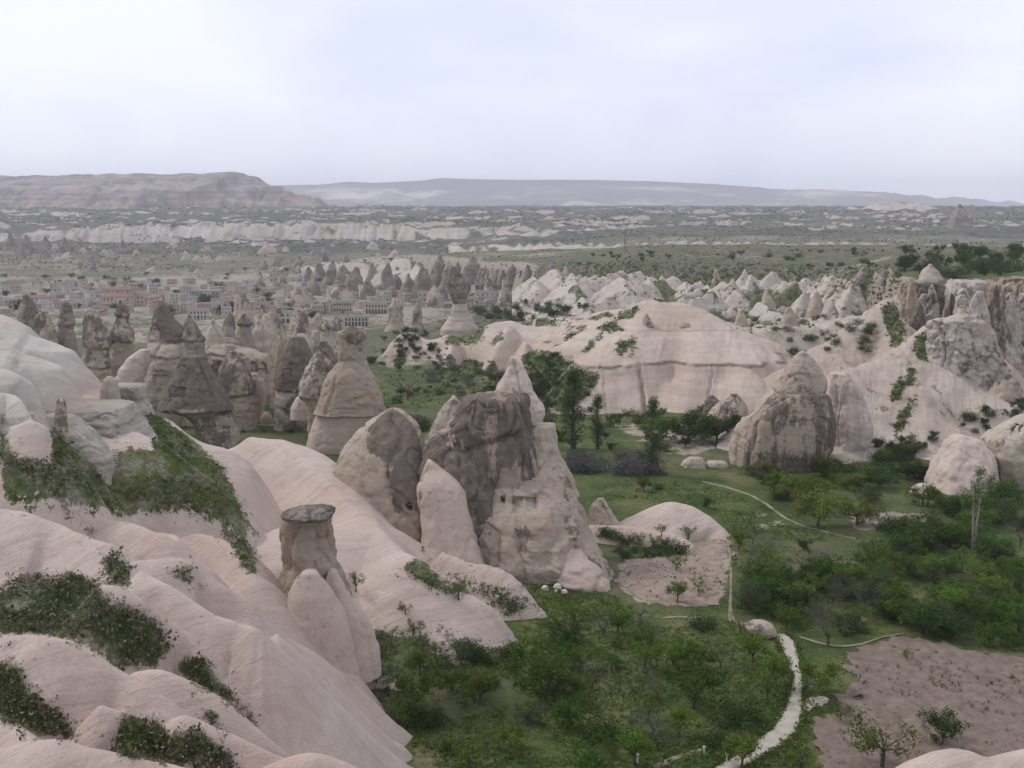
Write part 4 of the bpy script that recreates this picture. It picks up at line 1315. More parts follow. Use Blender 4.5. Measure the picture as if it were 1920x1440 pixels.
CL = [
    # name, rows, Y, mat, label, kw
    ("tent_rock", [(668, 340, 384), (682, 334, 392), (700, 327, 401), (720, 318, 412), (745, 308, 425), (766, 299, 437), (770, 318, 434), (776, 345, 436), (795, 366, 442), (824, 372, 452)], 207, 'dark',
     "tent shaped grey rock on pale pedestal with orange band and carved room", dict(ledges=(769,), ledge_d=0.9, amp=0.5, na=150, nz=120, holes=((318, 727, 348, 746, 0.5),))),
    ("twin_peak_rock", [(560, 299, 305), (575, 294, 313), (600, 288, 331), (620, 282, 346), (636, 279, 352), (642, 280, 362), (660, 278, 386), (685, 277, 392), (720, 262, 386), (765, 258, 380), (800, 262, 380)], 238, 'rock',
     "tall sharp grey peak over banded tan wall with carved recesses", dict(ledges=(640, 668, 692), ledge_d=0.8, amp=0.7, na=150, nz=150, holes=((288, 702, 318, 722, 0.6),))),
    ("peak_rock", [(590, 352, 358), (605, 346, 366), (625, 343, 376), (637, 341, 385), (645, 345, 384), (690, 345, 388), (720, 345, 388)], 233, 'grey',
     "dark pointed peak beside the tall sharp grey peak", dict(ledges=(640,), ledge_d=0.6, amp=0.4, na=80, nz=80)),
    ("pedestal_rock", [(659, 428, 443), (680, 415, 456), (700, 408, 467), (720, 405, 475), (738, 405, 474), (743, 411, 470), (760, 412, 476), (784, 414, 479)], 228, 'rock',
     "rounded grey boulder rock on smooth pink pedestal", dict(ledges=(741,), ledge_d=0.9, amp=0.5, na=110, nz=100)),
    ("capped_cone", [(588, 456, 460), (600, 448, 468), (609, 444, 474), (613, 450, 468), (630, 440, 472), (650, 428, 479), (668, 424, 482)], 268, 'grey',
     "narrow cone with neat conical grey cap and pale neck", dict(ledges=(611,), ledge_d=0.7, amp=0.3, na=80, nz=80)),
    ("orange_spire", [(627, 525, 529), (650, 520, 533), (680, 515, 537), (725, 511, 539)], 232, 'ochre',
     "slim ochre orange rock spire", dict(amp=0.25, na=50, nz=60)),
    ("blocky_rock", [(632, 546, 566), (650, 535, 581), (680, 522, 591), (700, 516, 598), (728, 514, 601), (733, 520, 600), (760, 512, 602), (792, 518, 594)], 228, 'dark',
     "wide grey headed rock with carved doorway on pale smooth base", dict(ledges=(731,), ledge_d=0.9, amp=0.6, na=120, nz=110, holes=((530, 692, 545, 722, 0.5),))),
    ("leaning_rock", [(640, 601, 612), (660, 590, 626), (690, 576, 642), (720, 563, 645), (745, 559, 645), (752, 573, 642), (792, 578, 642)], 214, 'rock',
     "pinkish rock shoulder leaning on the tall flat topped chimney", dict(ledges=(748,), ledge_d=0.7, amp=0.6, na=110, nz=100)),
    ("double_rock", [(552, 44, 52), (570, 38, 64), (600, 35, 78), (645, 33, 86)], 312, 'grey', "dark blunt rock tower at the end of the chimney row by the white dome", dict(amp=0.6, na=60, nz=60)),
    ("slanted_rock", [(584, 78, 88), (598, 66, 95), (615, 60, 100), (640, 56, 106), (665, 54, 112)], 290, 'rock', "squat rock with pale slanted face beside the blunt tower", dict(amp=0.6, na=70, nz=60)),
    ("banded_tower", [(567, 121, 127), (580, 113, 135), (605, 109, 140), (616, 111, 138), (650, 104, 144), (668, 102, 148)], 296, 'grey', "grey capped tower with pale lower half among village side chimneys", dict(amp=0.5, na=70, nz=60, ledges=(612,))),
    ("hooded_tower", [(580, 164, 172), (598, 157, 188), (625, 154, 203), (648, 158, 208), (658, 163, 203), (700, 160, 206), (738, 165, 206)], 258, 'rock', "hooded grey tower with white streaked shoulder above ledges", dict(amp=0.6, na=100, nz=90, ledges=(654, 690), ledge_d=0.7)),
    ("stacked_tower", [(562, 224, 230), (575, 218, 238), (591, 215, 242), (596, 219, 240), (610, 215, 241), (617, 209, 249), (638, 205, 251), (655, 209, 248), (695, 203, 248)], 268, 'rock', "stacked rock tower with small pointed hat and double ledge", dict(amp=0.45, na=90, nz=90, ledges=(594, 614, 642), ledge_d=0.7)),
    ("wedge_rock", [(655, 262, 281), (670, 240, 280), (690, 226, 276), (718, 214, 268)], 222, 'smooth', "pale curved rock wedge with dark shrub in its hollow", dict(amp=0.35, na=80, nz=60)),
    ("white_cone", [(598, 398, 402), (620, 390, 414), (640, 384, 424), (662, 380, 430)], 262, 'pale', "white ribbed rock cone behind the dark pointed peak", dict(amp=0.5, flute=0.3, na=70, nz=50)),
    ("white_cone", [(600, 482, 488), (620, 474, 500), (650, 468, 512), (680, 466, 520)], 282, 'pale', "white rock cone between the conical cap and the orange spire", dict(amp=0.5, flute=0.3, na=70, nz=50)),
    ("white_cone", [(606, 500, 506), (625, 494, 516), (655, 488, 524), (680, 486, 526)], 300, 'pale', "thin white rock cone with dark holes near the orange spire", dict(amp=0.4, flute=0.3, na=60, nz=50, holes=((498, 636, 503, 642, 1.5),))),
    ("dome_rock", [(626, 556, 574), (640, 546, 588), (660, 540, 592), (690, 538, 596)], 262, 'pale', "pale knobbly dome behind the wide grey headed rock", dict(amp=0.5, na=70, nz=50)),
    ("neck_rock", [(604, 607, 618), (612, 602, 622), (622, 604, 620), (640, 600, 624), (670, 594, 630)], 262, 'pale', "pale rock neck with grey knob beside the tall chimney", dict(amp=0.35, na=60, nz=60, ledges=(620,))),
    ("slender_cone", [(596, 562, 566), (615, 558, 571), (640, 553, 577), (660, 550, 580)], 300, 'grey', "slender tan grey cone in front of the arcaded hotel", dict(amp=0.3, na=50, nz=50)),
    ("low_ledge_rock", [(648, 400, 440), (656, 392, 470), (668, 390, 500), (690, 392, 510), (715, 396, 512)], 248, 'tan', "long low tan ledge with row of dark carved niches", dict(amp=0.5, na=120, nz=60, p=3.5, ledges=(662, 690), holes=((470, 678, 482, 700, 0.7), (488, 680, 500, 702, 0.7)))),
    ("side_rock", [(700, 470, 482), (712, 462, 496), (735, 460, 498), (770, 464, 496)], 240, 'rock', "small rounded rock tucked beside the boulder pedestal", dict(amp=0.4, na=70, nz=50)),
]

MT['ochre'] = tuff("ochre_tuff", a=(0.40, 0.27, 0.17), b=(0.44, 0.33, 0.23), weather=0.25, veg=False, bumpy=0.6, ochre=0.6)


def build_cluster():
    for i, (name, rows, Y, mat, label, kw) in enumerate(CL):
        sp = kw['ledges'][-1 if name != 'twin_peak_rock' else 0] if kw.get('ledges') else None
        rock(name, rows, Y, mat, label, seed=30 + i, scale=kw.pop('scale', 4.0), split=sp, **kw)
    # tall flat-topped chimney
    t = thing("tall_chimney", P(622, 850, 203), "tall tan chimney with square neck and little stone hat on wide pedestal", "rock chimney")
    rock("neck", [(622, 635, 686), (627, 634, 687), (645, 636, 686), (676, 635, 688), (688, 626, 692), (702, 615, 699), (720, 608, 706), (745, 600, 716), (768, 591, 722)],
         203, 'tan', None, parent=t, amp=0.45, scale=4, na=140, nz=120, p=3.0, seed=60, sink=0.3, flat_top=True)
    rock("pedestal", [(771, 601, 714), (774, 598, 716), (800, 585, 702), (830, 576, 692), (856, 570, 674)],
         203, 'smooth', None, parent=t, amp=0.4, scale=5, na=120, nz=60, p=2.6, seed=61, flat_top=True)
    rock("hat", [(611, 659, 663), (615, 652, 669), (619, 647, 674), (622, 643, 679)], 203, 'grey', None, parent=t, amp=0.2, scale=1.2, na=50, nz=30, seed=62, sink=0.3)
    rock("dark_collar", [(621, 637, 684), (626, 636, 685), (634, 637, 685), (638, 638, 684)], 203, 'rock', None, parent=t, amp=0.25, scale=1.5, na=80, nz=30, seed=63, sink=0.05, p=3.2, flat_top=True)
    # lower rocks crowding between the named ones
    r = np.random.default_rng(88)
    for i in range(46):
        px = r.uniform(195, 628)
        py = r.uniform(668, 775) if px < 480 else r.uniform(660, 742)
        w = r.uniform(22, 58)
        h = w * r.uniform(0.9, 1.7)
        q = r.uniform(-0.2, 0.2) * w
        Y = ground_hit(px, py + 22, 150)[1]
        k = ['rock', 'tan', 'pale', 'rock', 'dark'][r.integers(0, 5)]
        lab = {'rock': "squat weathered rock filling a gap between the chimneys", 'tan': "low tan rock wedged between the chimneys", 'pale': "low pale rock wedged between the chimneys", 'dark': "dark grey low rock wedged between the chimneys"}[k]
        b = py + 22
        rock("low_chimney", [(b - h, px + q - 0.08 * w, px + q + 0.08 * w), (b - 0.85 * h, px + q - 0.2 * w, px + q + 0.22 * w), (b - 0.5 * h, px - 0.36 * w, px + 0.38 * w), (b, px - 0.5 * w, px + 0.5 * w)],
             Y, k, lab, cat="rock", group=lab + "s", amp=0.5, scale=3.0, flute=0.25, na=38, nz=30, seed=500 + i, split=b - 0.4 * h)
    for i in range(34):
        px = r.uniform(385, 640)
        py = r.uniform(612, 690)
        w = r.uniform(16, 40)
        h = w * r.uniform(1.0, 1.9)
        q = r.uniform(-0.2, 0.2) * w
        Y = ground_hit(px, py, 150)[1]
        k = ['pale', 'rock', 'pale', 'grey'][r.integers(0, 4)]
        lab = {'rock': "weathered cone in the crowd of rocks below the hotels", 'pale': "pale cone in the crowd of rocks below the hotels", 'grey': "grey cone in the crowd of rocks below the hotels"}[k]
        rock("low_chimney", [(py - h, px + q - 0.08 * w, px + q + 0.08 * w), (py - 0.85 * h, px + q - 0.18 * w, px + q + 0.2 * w), (py - 0.5 * h, px - 0.33 * w, px + 0.36 * w), (py, px - 0.5 * w, px + 0.5 * w)],
             Y, k, lab, cat="rock", group=lab + "s", amp=0.5, scale=3.5, flute=0.3, na=30, nz=26, seed=560 + i, split=py - 0.45 * h)
    # boulders on the meadow
    for i, (px, py, w, lab) in enumerate(((500, 786, 22, "pale boulder on the green meadow between the chimneys"), (522, 780, 7, "small white stone on the meadow beside the pale boulder"),
                                          (575, 775, 60, "low smooth pink boulder bank under the wide grey headed rock"))):
        rock("boulder", [(py - 0.62 * w, px - 0.15 * w, px + 0.1 * w), (py - 0.5 * w, px - 0.32 * w, px + 0.3 * w), (py - 0.2 * w, px - 0.48 * w, px + 0.46 * w), (py, px - 0.5 * w, px + 0.5 * w)],
             (232, 235, 219)[i], 'pale' if i < 2 else 'smooth', lab, amp=0.12, scale=1.5, na=40, nz=24, seed=70 + i, sink=1.0)


RT_ = [
    ("banded_block", [(737, 1462, 1545), (745, 1452, 1550), (765, 1432, 1553), (785, 1412, 1556), (815, 1396, 1556), (840, 1388, 1550), (862, 1386, 1538)], 188, 'crown', "great brown slab sided block below a pale seam and pointed top", dict(amp=0.35, flute=0.6, flam=4.2, na=200, nz=130, p=5.0, scale=4.5, flat_top=True, depth=0.6, crack=1.8, zs=5.0, stain=(0.1, [(-1.2, [(1420, 800), (1440, 790), (1450, 830), (1425, 850)]), (-1.2, [(1490, 800), (1530, 800), (1530, 850), (1490, 850)])]))),
    ("grooved_rock", [(700, 1562, 1590), (730, 1556, 1612), (770, 1556, 1625), (810, 1560, 1632), (858, 1562, 1622)], 196, 'smooth', "pale grooved rock buttress behind the brown block", dict(amp=0.5, flute=0.7, flam=4.0, na=120, nz=90, scale=4)),
    ("pinnacle_mass", [(588, 1806, 1822), (600, 1752, 1842), (622, 1742, 1852), (650, 1735, 1864), (700, 1722, 1878), (760, 1706, 1902), (830, 1690, 1918)], 236, 'cliff', "craggy pinnacled cliff mass with grey streaks and pale knobs", dict(amp=1.3, flute=1.0, flam=4.0, na=240, nz=170, scale=4.0, depth=0.75)),
    ("pinnacle", [(573, 1800, 1810), (585, 1796, 1822), (600, 1790, 1830), (630, 1785, 1836)], 240, 'pale', "pale knobbly pinnacle on top of the craggy cliff mass", dict(amp=0.8, na=70, nz=50, scale=2.0)),
    ("pinnacle", [(602, 1822, 1838), (606, 1816, 1848), (618, 1816, 1850), (640, 1815, 1852)], 233, 'pale', "rounded pale head jutting from the craggy cliff mass", dict(amp=0.4, na=60, nz=40, scale=2.0)),
    ("fluted_wall", [(528, 1692, 1745), (540, 1690, 1775), (580, 1685, 1790), (640, 1680, 1800), (700, 1680, 1800)], 292, 'crown', "brown fluted cliff wall beneath the green plateau rim", dict(amp=1.0, flute=1.4, flam=5.0, na=180, nz=110, scale=5, p=3.5, flat_top=True)),
    ("fluted_wall", [(526, 1785, 1865), (540, 1776, 1880), (580, 1770, 1890), (640, 1765, 1900), (720, 1765, 1910)], 286, 'cliff', "grey and cream fluted wall between two brown ones on the plateau rim", dict(amp=1.0, flute=1.4, flam=5.0, na=180, nz=110, scale=5, p=3.5, flat_top=True)),
    ("fluted_wall", [(521, 1878, 1990), (535, 1866, 2010), (600, 1860, 2010), (700, 1850, 2010), (790, 1845, 2010)], 268, 'crown', "tallest brown cliff wall, standing above the rounded rock foot", dict(amp=1.0, flute=1.4, flam=5.0, na=200, nz=130, scale=5, p=3.5, flat_top=True)),
    ("cliff_foot", [(702, 1880, 1898), (720, 1868, 1912), (760, 1852, 1925), (810, 1840, 1930)], 226, 'rock', "rounded rock foot under the tall brown cliff wall", dict(amp=0.7, flute=0.5, na=90, nz=60)),
    ("toe_rock", [(817, 1790, 1810), (825, 1778, 1838), (845, 1768, 1858), (870, 1756, 1864), (895, 1742, 1864), (920, 1735, 1866), (945, 1725, 1868)], 168, 'smooth', "smooth rounded pink rock spur above the orchard trees", dict(amp=0.45, flute=0.5, flam=4, na=120, nz=80, scale=4, depth=0.9, lean=0.3)),
    ("toe_rock", [(775, 1925, 1960), (800, 1880, 1980), (825, 1852, 1990), (850, 1846, 1990), (880, 1852, 1990), (945, 1860, 1990)], 172, 'pale', "pale layered rock spur with dark holes beside the rounded pink spur", dict(amp=0.6, flute=0.4, na=120, nz=90, scale=4, depth=0.9, holes=((1898, 797, 1906, 812, 1.2), (1912, 795, 1917, 812, 1.2)))),
    ("low_rock", [(908, 1722, 1740), (916, 1712, 1752), (930, 1700, 1760), (945, 1690, 1765)], 166, 'smooth', "low pink rock apron sloping down from the rounded spur", dict(amp=0.3, na=60, nz=30)),
    ("broken_rock", [(738, 1372, 1382), (750, 1352, 1394), (765, 1338, 1402), (785, 1326, 1408)], 228, 'rock', "broken pink and grey rock among bushes under the white ridge", dict(amp=0.7, na=80, nz=50, scale=3)),
    ("broken_rock", [(742, 1328, 1340), (752, 1322, 1352), (775, 1318, 1360)], 232, 'dark', "dark grey rock lump beside the broken pink rock", dict(amp=0.6, na=60, nz=40, scale=3)),
    ("side_block", [(783, 1392, 1420), (800, 1380, 1425), (825, 1372, 1430), (850, 1370, 1430)], 192, 'pale', "grey white rock lump against the brown block", dict(amp=0.5, na=70, nz=50, scale=2.5)),
    ("ledge_block", [(858, 1292, 1318), (866, 1282, 1322), (880, 1275, 1324), (896, 1262, 1322)], 187, 'pale', "pale flat topped block at the edge of the meadow", dict(amp=0.25, na=60, nz=30, p=4, flat_top=True, ledges=(872,), ledge_d=0.3)),
    ("ledge_block", [(866, 1326, 1360), (872, 1324, 1364), (894, 1322, 1366)], 187, 'pale', "second pale block beside the flat topped meadow block", dict(amp=0.25, na=60, nz=30, p=4, flat_top=True, ledges=(878,), ledge_d=0.3)),
    ("ledge_block", [(876, 1236, 1262), (884, 1232, 1272), (896, 1228, 1274)], 188, 'pale', "low crumbled pale block with tree in front at the meadow", dict(amp=0.3, na=50, nz=24, p=3)),
    ("white_tooth", [(935, 1120, 1132), (945, 1108, 1140), (965, 1102, 1152), (995, 1100, 1172)], 146, 'pale', "white pointed tooth of rock beside the smooth whaleback", dict(amp=0.3, na=70, nz=50, scale=2.5)),
    ("stone_slab", [(1166, 1408, 1438), (1172, 1396, 1448), (1182, 1400, 1454), (1194, 1420, 1456)], 107, 'pale', "rounded white stone slab where the track joins the path", dict(amp=0.15, na=50, nz=24, sink=0.8)),
]


def build_right_rocks():
    for i, (name, rows, Y, mat, label, kw) in enumerate(RT_):
        rock(name, rows, Y, mat, label, seed=90 + i, **kw)
    r = np.random.default_rng(64)
    for i in range(9):
        px = 1700 + i * 27 + r.uniform(-8, 8)
        w, top = r.uniform(34, 60), r.uniform(518, 552)
        k = ['crown', 'cliff', 'cliff'][i % 3]
        lab = {'crown': "brown fluted spire on the plateau rim", 'cliff': "grey streaked fluted spire on the plateau rim"}[k]
        rock("rim_spire", [(top, px - 0.06 * w, px + 0.08 * w), (top + 12, px - 0.2 * w, px + 0.22 * w), (top + 40, px - 0.36 * w, px + 0.34 * w), (top + 90, px - 0.5 * w, px + 0.5 * w), (top + 150, px - 0.6 * w, px + 0.6 * w)],
             r.uniform(250, 272) if px > 1790 else r.uniform(272, 284), k, lab, group=lab + "s", amp=0.9, flute=0.9, flam=3.5, scale=4, na=84, nz=60, seed=640 + i)
    # pointed top of the brown block is a separate mass above a pale seam
    rock("pointed_rock", [(658, 1502, 1508), (672, 1488, 1524), (690, 1474, 1538), (710, 1462, 1546), (728, 1452, 1549), (735, 1456, 1546)], 190, 'rock',
         "pointed rock top resting on the pale seam of the brown block", amp=0.45, scale=4, na=110, nz=80, seed=140, sink=0.4, depth=0.7)
    # whaleback of smooth rock by the bare patch
    formation("whaleback", [fin([(1150, 985, 146), (1185, 968, 146), (1225, 950, 146), (1265, 941, 146), (1310, 957, 145), (1345, 985, 143), (1358, 1012, 141)], 0.55, 1.2, 1.5, 0.03),
                            fin([(1110, 985, 142), (1170, 985, 141), (1230, 1000, 140), (1280, 1010, 139)], 0.7, 0.9, 0.6, 0.05)],
              (0.04, 0.24), (128, 160), 200, 130, MT['slope'], noise=(0.15, 4), k=0.6, kind=None, label="smooth pink whaleback of bare rock between meadow and orchard", cat="rock")
    # rock shoulder in the lower right corner
    formation("corner_rock", [fin([(1680, 1470, 60), (1735, 1425, 61), (1790, 1408, 62), (1830, 1414, 62), (1862, 1428, 62)], 0.9, 1.1, 1.5, 0.02),
                              fin([(1855, 1436, 61), (1900, 1416, 62), (1960, 1410, 62), (2060, 1420, 62)], 0.9, 1.1, 1.5, 0.02)],
              (0.2, 0.75), (42, 80), 200, 120, MT['slope'], noise=(0.15, 4), k=0.6, kind=None, label="smooth rounded rock shoulder beside the ploughed field corner", cat="rock")


# conical chimneys further off: (x, top, base, width, kind)
FAR_CH = [
    (1035, 496, 562, 56, 'd'), (1103, 533, 588, 70, 'd'), (1000, 548, 600, 44, 'g'), (742, 560, 622, 46, 'n'), (782, 566, 618, 30, 'n'),
    (1345, 505, 600, 44, 's'), (1378, 535, 602, 26, 's'), (1174, 512, 560, 40, 'g'), (1160, 535, 580, 60, 'w'),
    (488, 508, 548, 24, 'g'), (560, 535, 578, 66, 'g'), (640, 532, 570, 62, 'g'), (600, 492, 530, 34, 'd'), (622, 488, 535, 30, 'd'), (640, 500, 540, 30, 'd'), (665, 500, 545, 44, 'd'),
    (700, 492, 535, 28, 'd'), (727, 492, 548, 34, 'd'), (765, 512, 560, 42, 'd'), (745, 500, 535, 26, 'd'), (795, 500, 555, 46, 'd'), (822, 478, 535, 44, 'd'), (840, 505, 560, 50, 'd'),
    (885, 478, 530, 40, 'd'), (905, 502, 528, 30, 'd'), (920, 520, 560, 34, 'g'), (960, 494, 530, 30, 'd'), (990, 496, 530, 26, 'd'), (870, 545, 582, 36, 'g'), (815, 535, 575, 36, 'g'),
    (690, 520, 560, 30, 'd'), (580, 500, 535, 30, 'd'), (530, 505, 535, 22, 'g'), (512, 500, 528, 18, 'g'), (945, 535, 575, 30, 'g'), (1060, 500, 540, 30, 'w'), (1085, 515, 560, 44, 'w'),
    (20, 435, 470, 26, 'd'), (50, 440, 472, 24, 'd'), (85, 442, 474, 26, 'd'), (120, 444, 472, 22, 'd'), (150, 446, 474, 22, 'd'), (230, 448, 474, 18, 'd'), (340, 446, 470, 18, 'd'), (1045, 390, 404, 12, 'd'), (1800, 383, 424, 44, 'd'),
    (610, 470, 500, 26, 'd'), (560, 480, 505, 24, 'd'), (520, 478, 500, 20, 'd'), (650, 478, 505, 24, 'd'), (1215, 588, 642, 36, 's2'), (1285, 605, 632, 28, 'k'),
    (1440, 545, 605, 44, 'w'), (1480, 575, 635, 46, 'w'), (1530, 545, 612, 50, 'w'), (1390, 580, 628, 36, 'w'),
    (1620, 500, 530, 40, 'd'), (1660, 500, 528, 36, 'd'), (1745, 495, 528, 50, 'w'), (1580, 522, 548, 40, 'w'),
]
CH_LAB = {
    'm': ("low eroded rock mound in the fields beyond the village", "rock mounds beyond the village"),
    'd': ("dark grey pointed rock chimney among the village houses", "dark pointed chimneys round the village"),
    'g': ("brown grey rock cone with pale foot beside village roofs", "brown grey cones in the village"),
    'n': ("chimney with narrow pale shaft and dark head at the village edge", "narrow pale shafted chimneys"),
    's': ("slim tall rock needle rising from the white badlands", "slim needles in the badlands"),
    'w': ("white rock pyramid with scrub round its foot in the badlands", "white pyramids in the badlands"),
    's2': ("sharp grey rock tooth standing on the white hump ridge", None),
    'k': ("round brown boulder knob on the white hump ridge", None),
}


def build_chimneys():
    dg = bpy.context.evaluated_depsgraph_get()
    r = np.random.default_rng(5)
    n_extra = 34
    extra = []
    for i in range(n_extra):
        px = r.uniform(560, 1000)
        py = r.uniform(515, 560)
        h = r.uniform(18, 36)
        extra.append((px, py - h, py, h * r.uniform(0.6, 0.95), r.choice(['d', 'd', 'g'])))
    for i in range(70):
        px, py = r.uniform(-20, 760), r.uniform(462, 515)
        h = r.uniform(7, 18)
        extra.append((px, py - h, py, h * r.uniform(1.0, 2.4), 'm'))
    for i, (px, top, bot, w, k) in enumerate(FAR_CH + extra):
        hitp = ground_hit(px, bot, 200, 6000, 300) if k not in ('s2', 'k') else P(px, bot, 286)
        if k == 'w' and px > 1380 and bot > 560:
            dx, dy, dz = ray(px, bot - 12)
            Yt = (-45.5 - 0.045 * 370) / (float(dz / dy) - 0.045)
            hitp = P(px, bot, min(max(Yt, 375), 515))
        Y = float(hitp[1])
        m = {'m': ('rock', 'pale', 'grey')[i % 3], 'd': 'grey', 'g': 'rock', 'n': 'rock', 's': 'rock', 'w': 'pale', 's2': 'rock', 'k': 'tan'}[k]
        h = bot - top
        if k == 'n':
            rows = [(top, px - 0.05 * w, px + 0.05 * w), (top + 0.25 * h, px - 0.3 * w, px + 0.3 * w), (top + 0.4 * h, px - 0.27 * w, px + 0.27 * w), (top + 0.8 * h, px - 0.35 * w, px + 0.35 * w), (bot, px - 0.5 * w, px + 0.5 * w)]
        elif k == 'k':
            rows = [(top, px - 0.2 * w, px + 0.2 * w), (top + 0.2 * h, px - 0.4 * w, px + 0.42 * w), (top + 0.6 * h, px - 0.5 * w, px + 0.5 * w), (bot, px - 0.4 * w, px + 0.4 * w)]
        else:
            q = r.uniform(-0.08, 0.08) * w
            b = r.uniform(0.85, 1.15)
            rows = [(top, px + q - 0.05 * w, px + q + 0.05 * w), (top + 0.12 * h, px + q - 0.14 * w * b, px + q + 0.13 * w), (top + 0.4 * h, px - 0.29 * w * b, px + 0.29 * w), (top + 0.75 * h, px - 0.42 * w, px + 0.42 * w * b), (bot, px - 0.5 * w, px + 0.5 * w)]
        lab, grp = CH_LAB[k]
        if (px, top) == (1800, 383):
            lab, grp = "lone dark rock spire on the far plateau skyline", None
        if px < 400 and k == 'd':
            lab, grp = "grey rock cone at the foot of the far white scarp", "cones along the far scarp"
        wm = w * Y / FPX
        if (px, top) == (1045, 390):
            lab, grp = "tiny dark knoll standing on the middle of the plateau skyline", None
        if 1570 < px < 1760 and top >= 495 and top < 530:
            lab, grp = "low rock outcrop in the green slope of the plateau", "outcrops in the plateau slope"
        rock("fairy_chimney", rows, Y, m, lab, cat="rock chimney", group=grp, amp=0.07 * wm, scale=0.4 * wm, flute=0.03 * wm, flam=0.25 * wm, na=24, nz=22, seed=200 + i, sink=0.12 * h * Y / FPX)
    # big mushroom chimney with flared foot
    t = thing("mushroom_chimney", P(860, 612, 470), "wide headed dark chimney on pale flared foot in front of the village", "rock chimney")
    rock("head", [(500, 846, 856), (515, 842, 868), (530, 840, 876), (548, 843, 880), (560, 848, 876), (572, 850, 874)], 470, 'grey', None, parent=t, amp=0.9, scale=4, na=60, nz=50, seed=301, sink=0.4)
    rock("flared_foot", [(570, 850, 874), (585, 846, 878), (600, 838, 888), (616, 826, 896)], 470, 'pale', None, parent=t, amp=0.4, scale=4, na=60, nz=30, seed=302)
# ------------------------------------------------------------------ plants
def leaf_quads(cent, size, r, up=0.0):
    """one diamond leaf card per centre"""
    n = len(cent)
    a = r.normal(size=(n, 3)); a[:, 2] += up
    a /= np.linalg.norm(a, axis=1)[:, None]
    b = np.cross(a, r.normal(size=(n, 3)))
    b /= np.linalg.norm(b, axis=1)[:, None] + 1e-9
    s = (size * r.uniform(0.6, 1.3, n))[:, None]
    v = np.stack([cent - a * s, cent + b * s * 0.55, cent + a * s, cent - b * s * 0.55], 1).reshape(-1, 3)
    f = np.arange(4 * n).reshape(-1, 4)
    return v, f


def limb(mb, p, d, length, rad, depth, r, tips, n=5, spread=0.7, lift=0.25):
    pts = [np.array(p)]
    rads = [rad]
    d = np.array(d, float)
    for i in range(3):
        d = d + r.normal(scale=0.16, size=3)
        d[2] += 0.05 * lift
        d /= np.linalg.norm(d)
        pts.append(pts[-1] + d * length / 3)
        rads.append(rad * (1 - 0.2 * (i + 1)))
    mb.tube(pts, rads, n)
    tips.append(pts[-1])
    tips.append(pts[-2])
    if depth > 0:
        for k in range(r.integers(2, 4)):
            nd = d + r.normal(scale=spread, size=3)
            nd[2] += lift
            nd /= np.linalg.norm(nd)
            limb(mb, pts[-1 - (k % 2)], nd, length * r.uniform(0.6, 0.85), rads[-1] * 0.75, depth - 1, r, tips, max(3, n - 1), spread, lift)


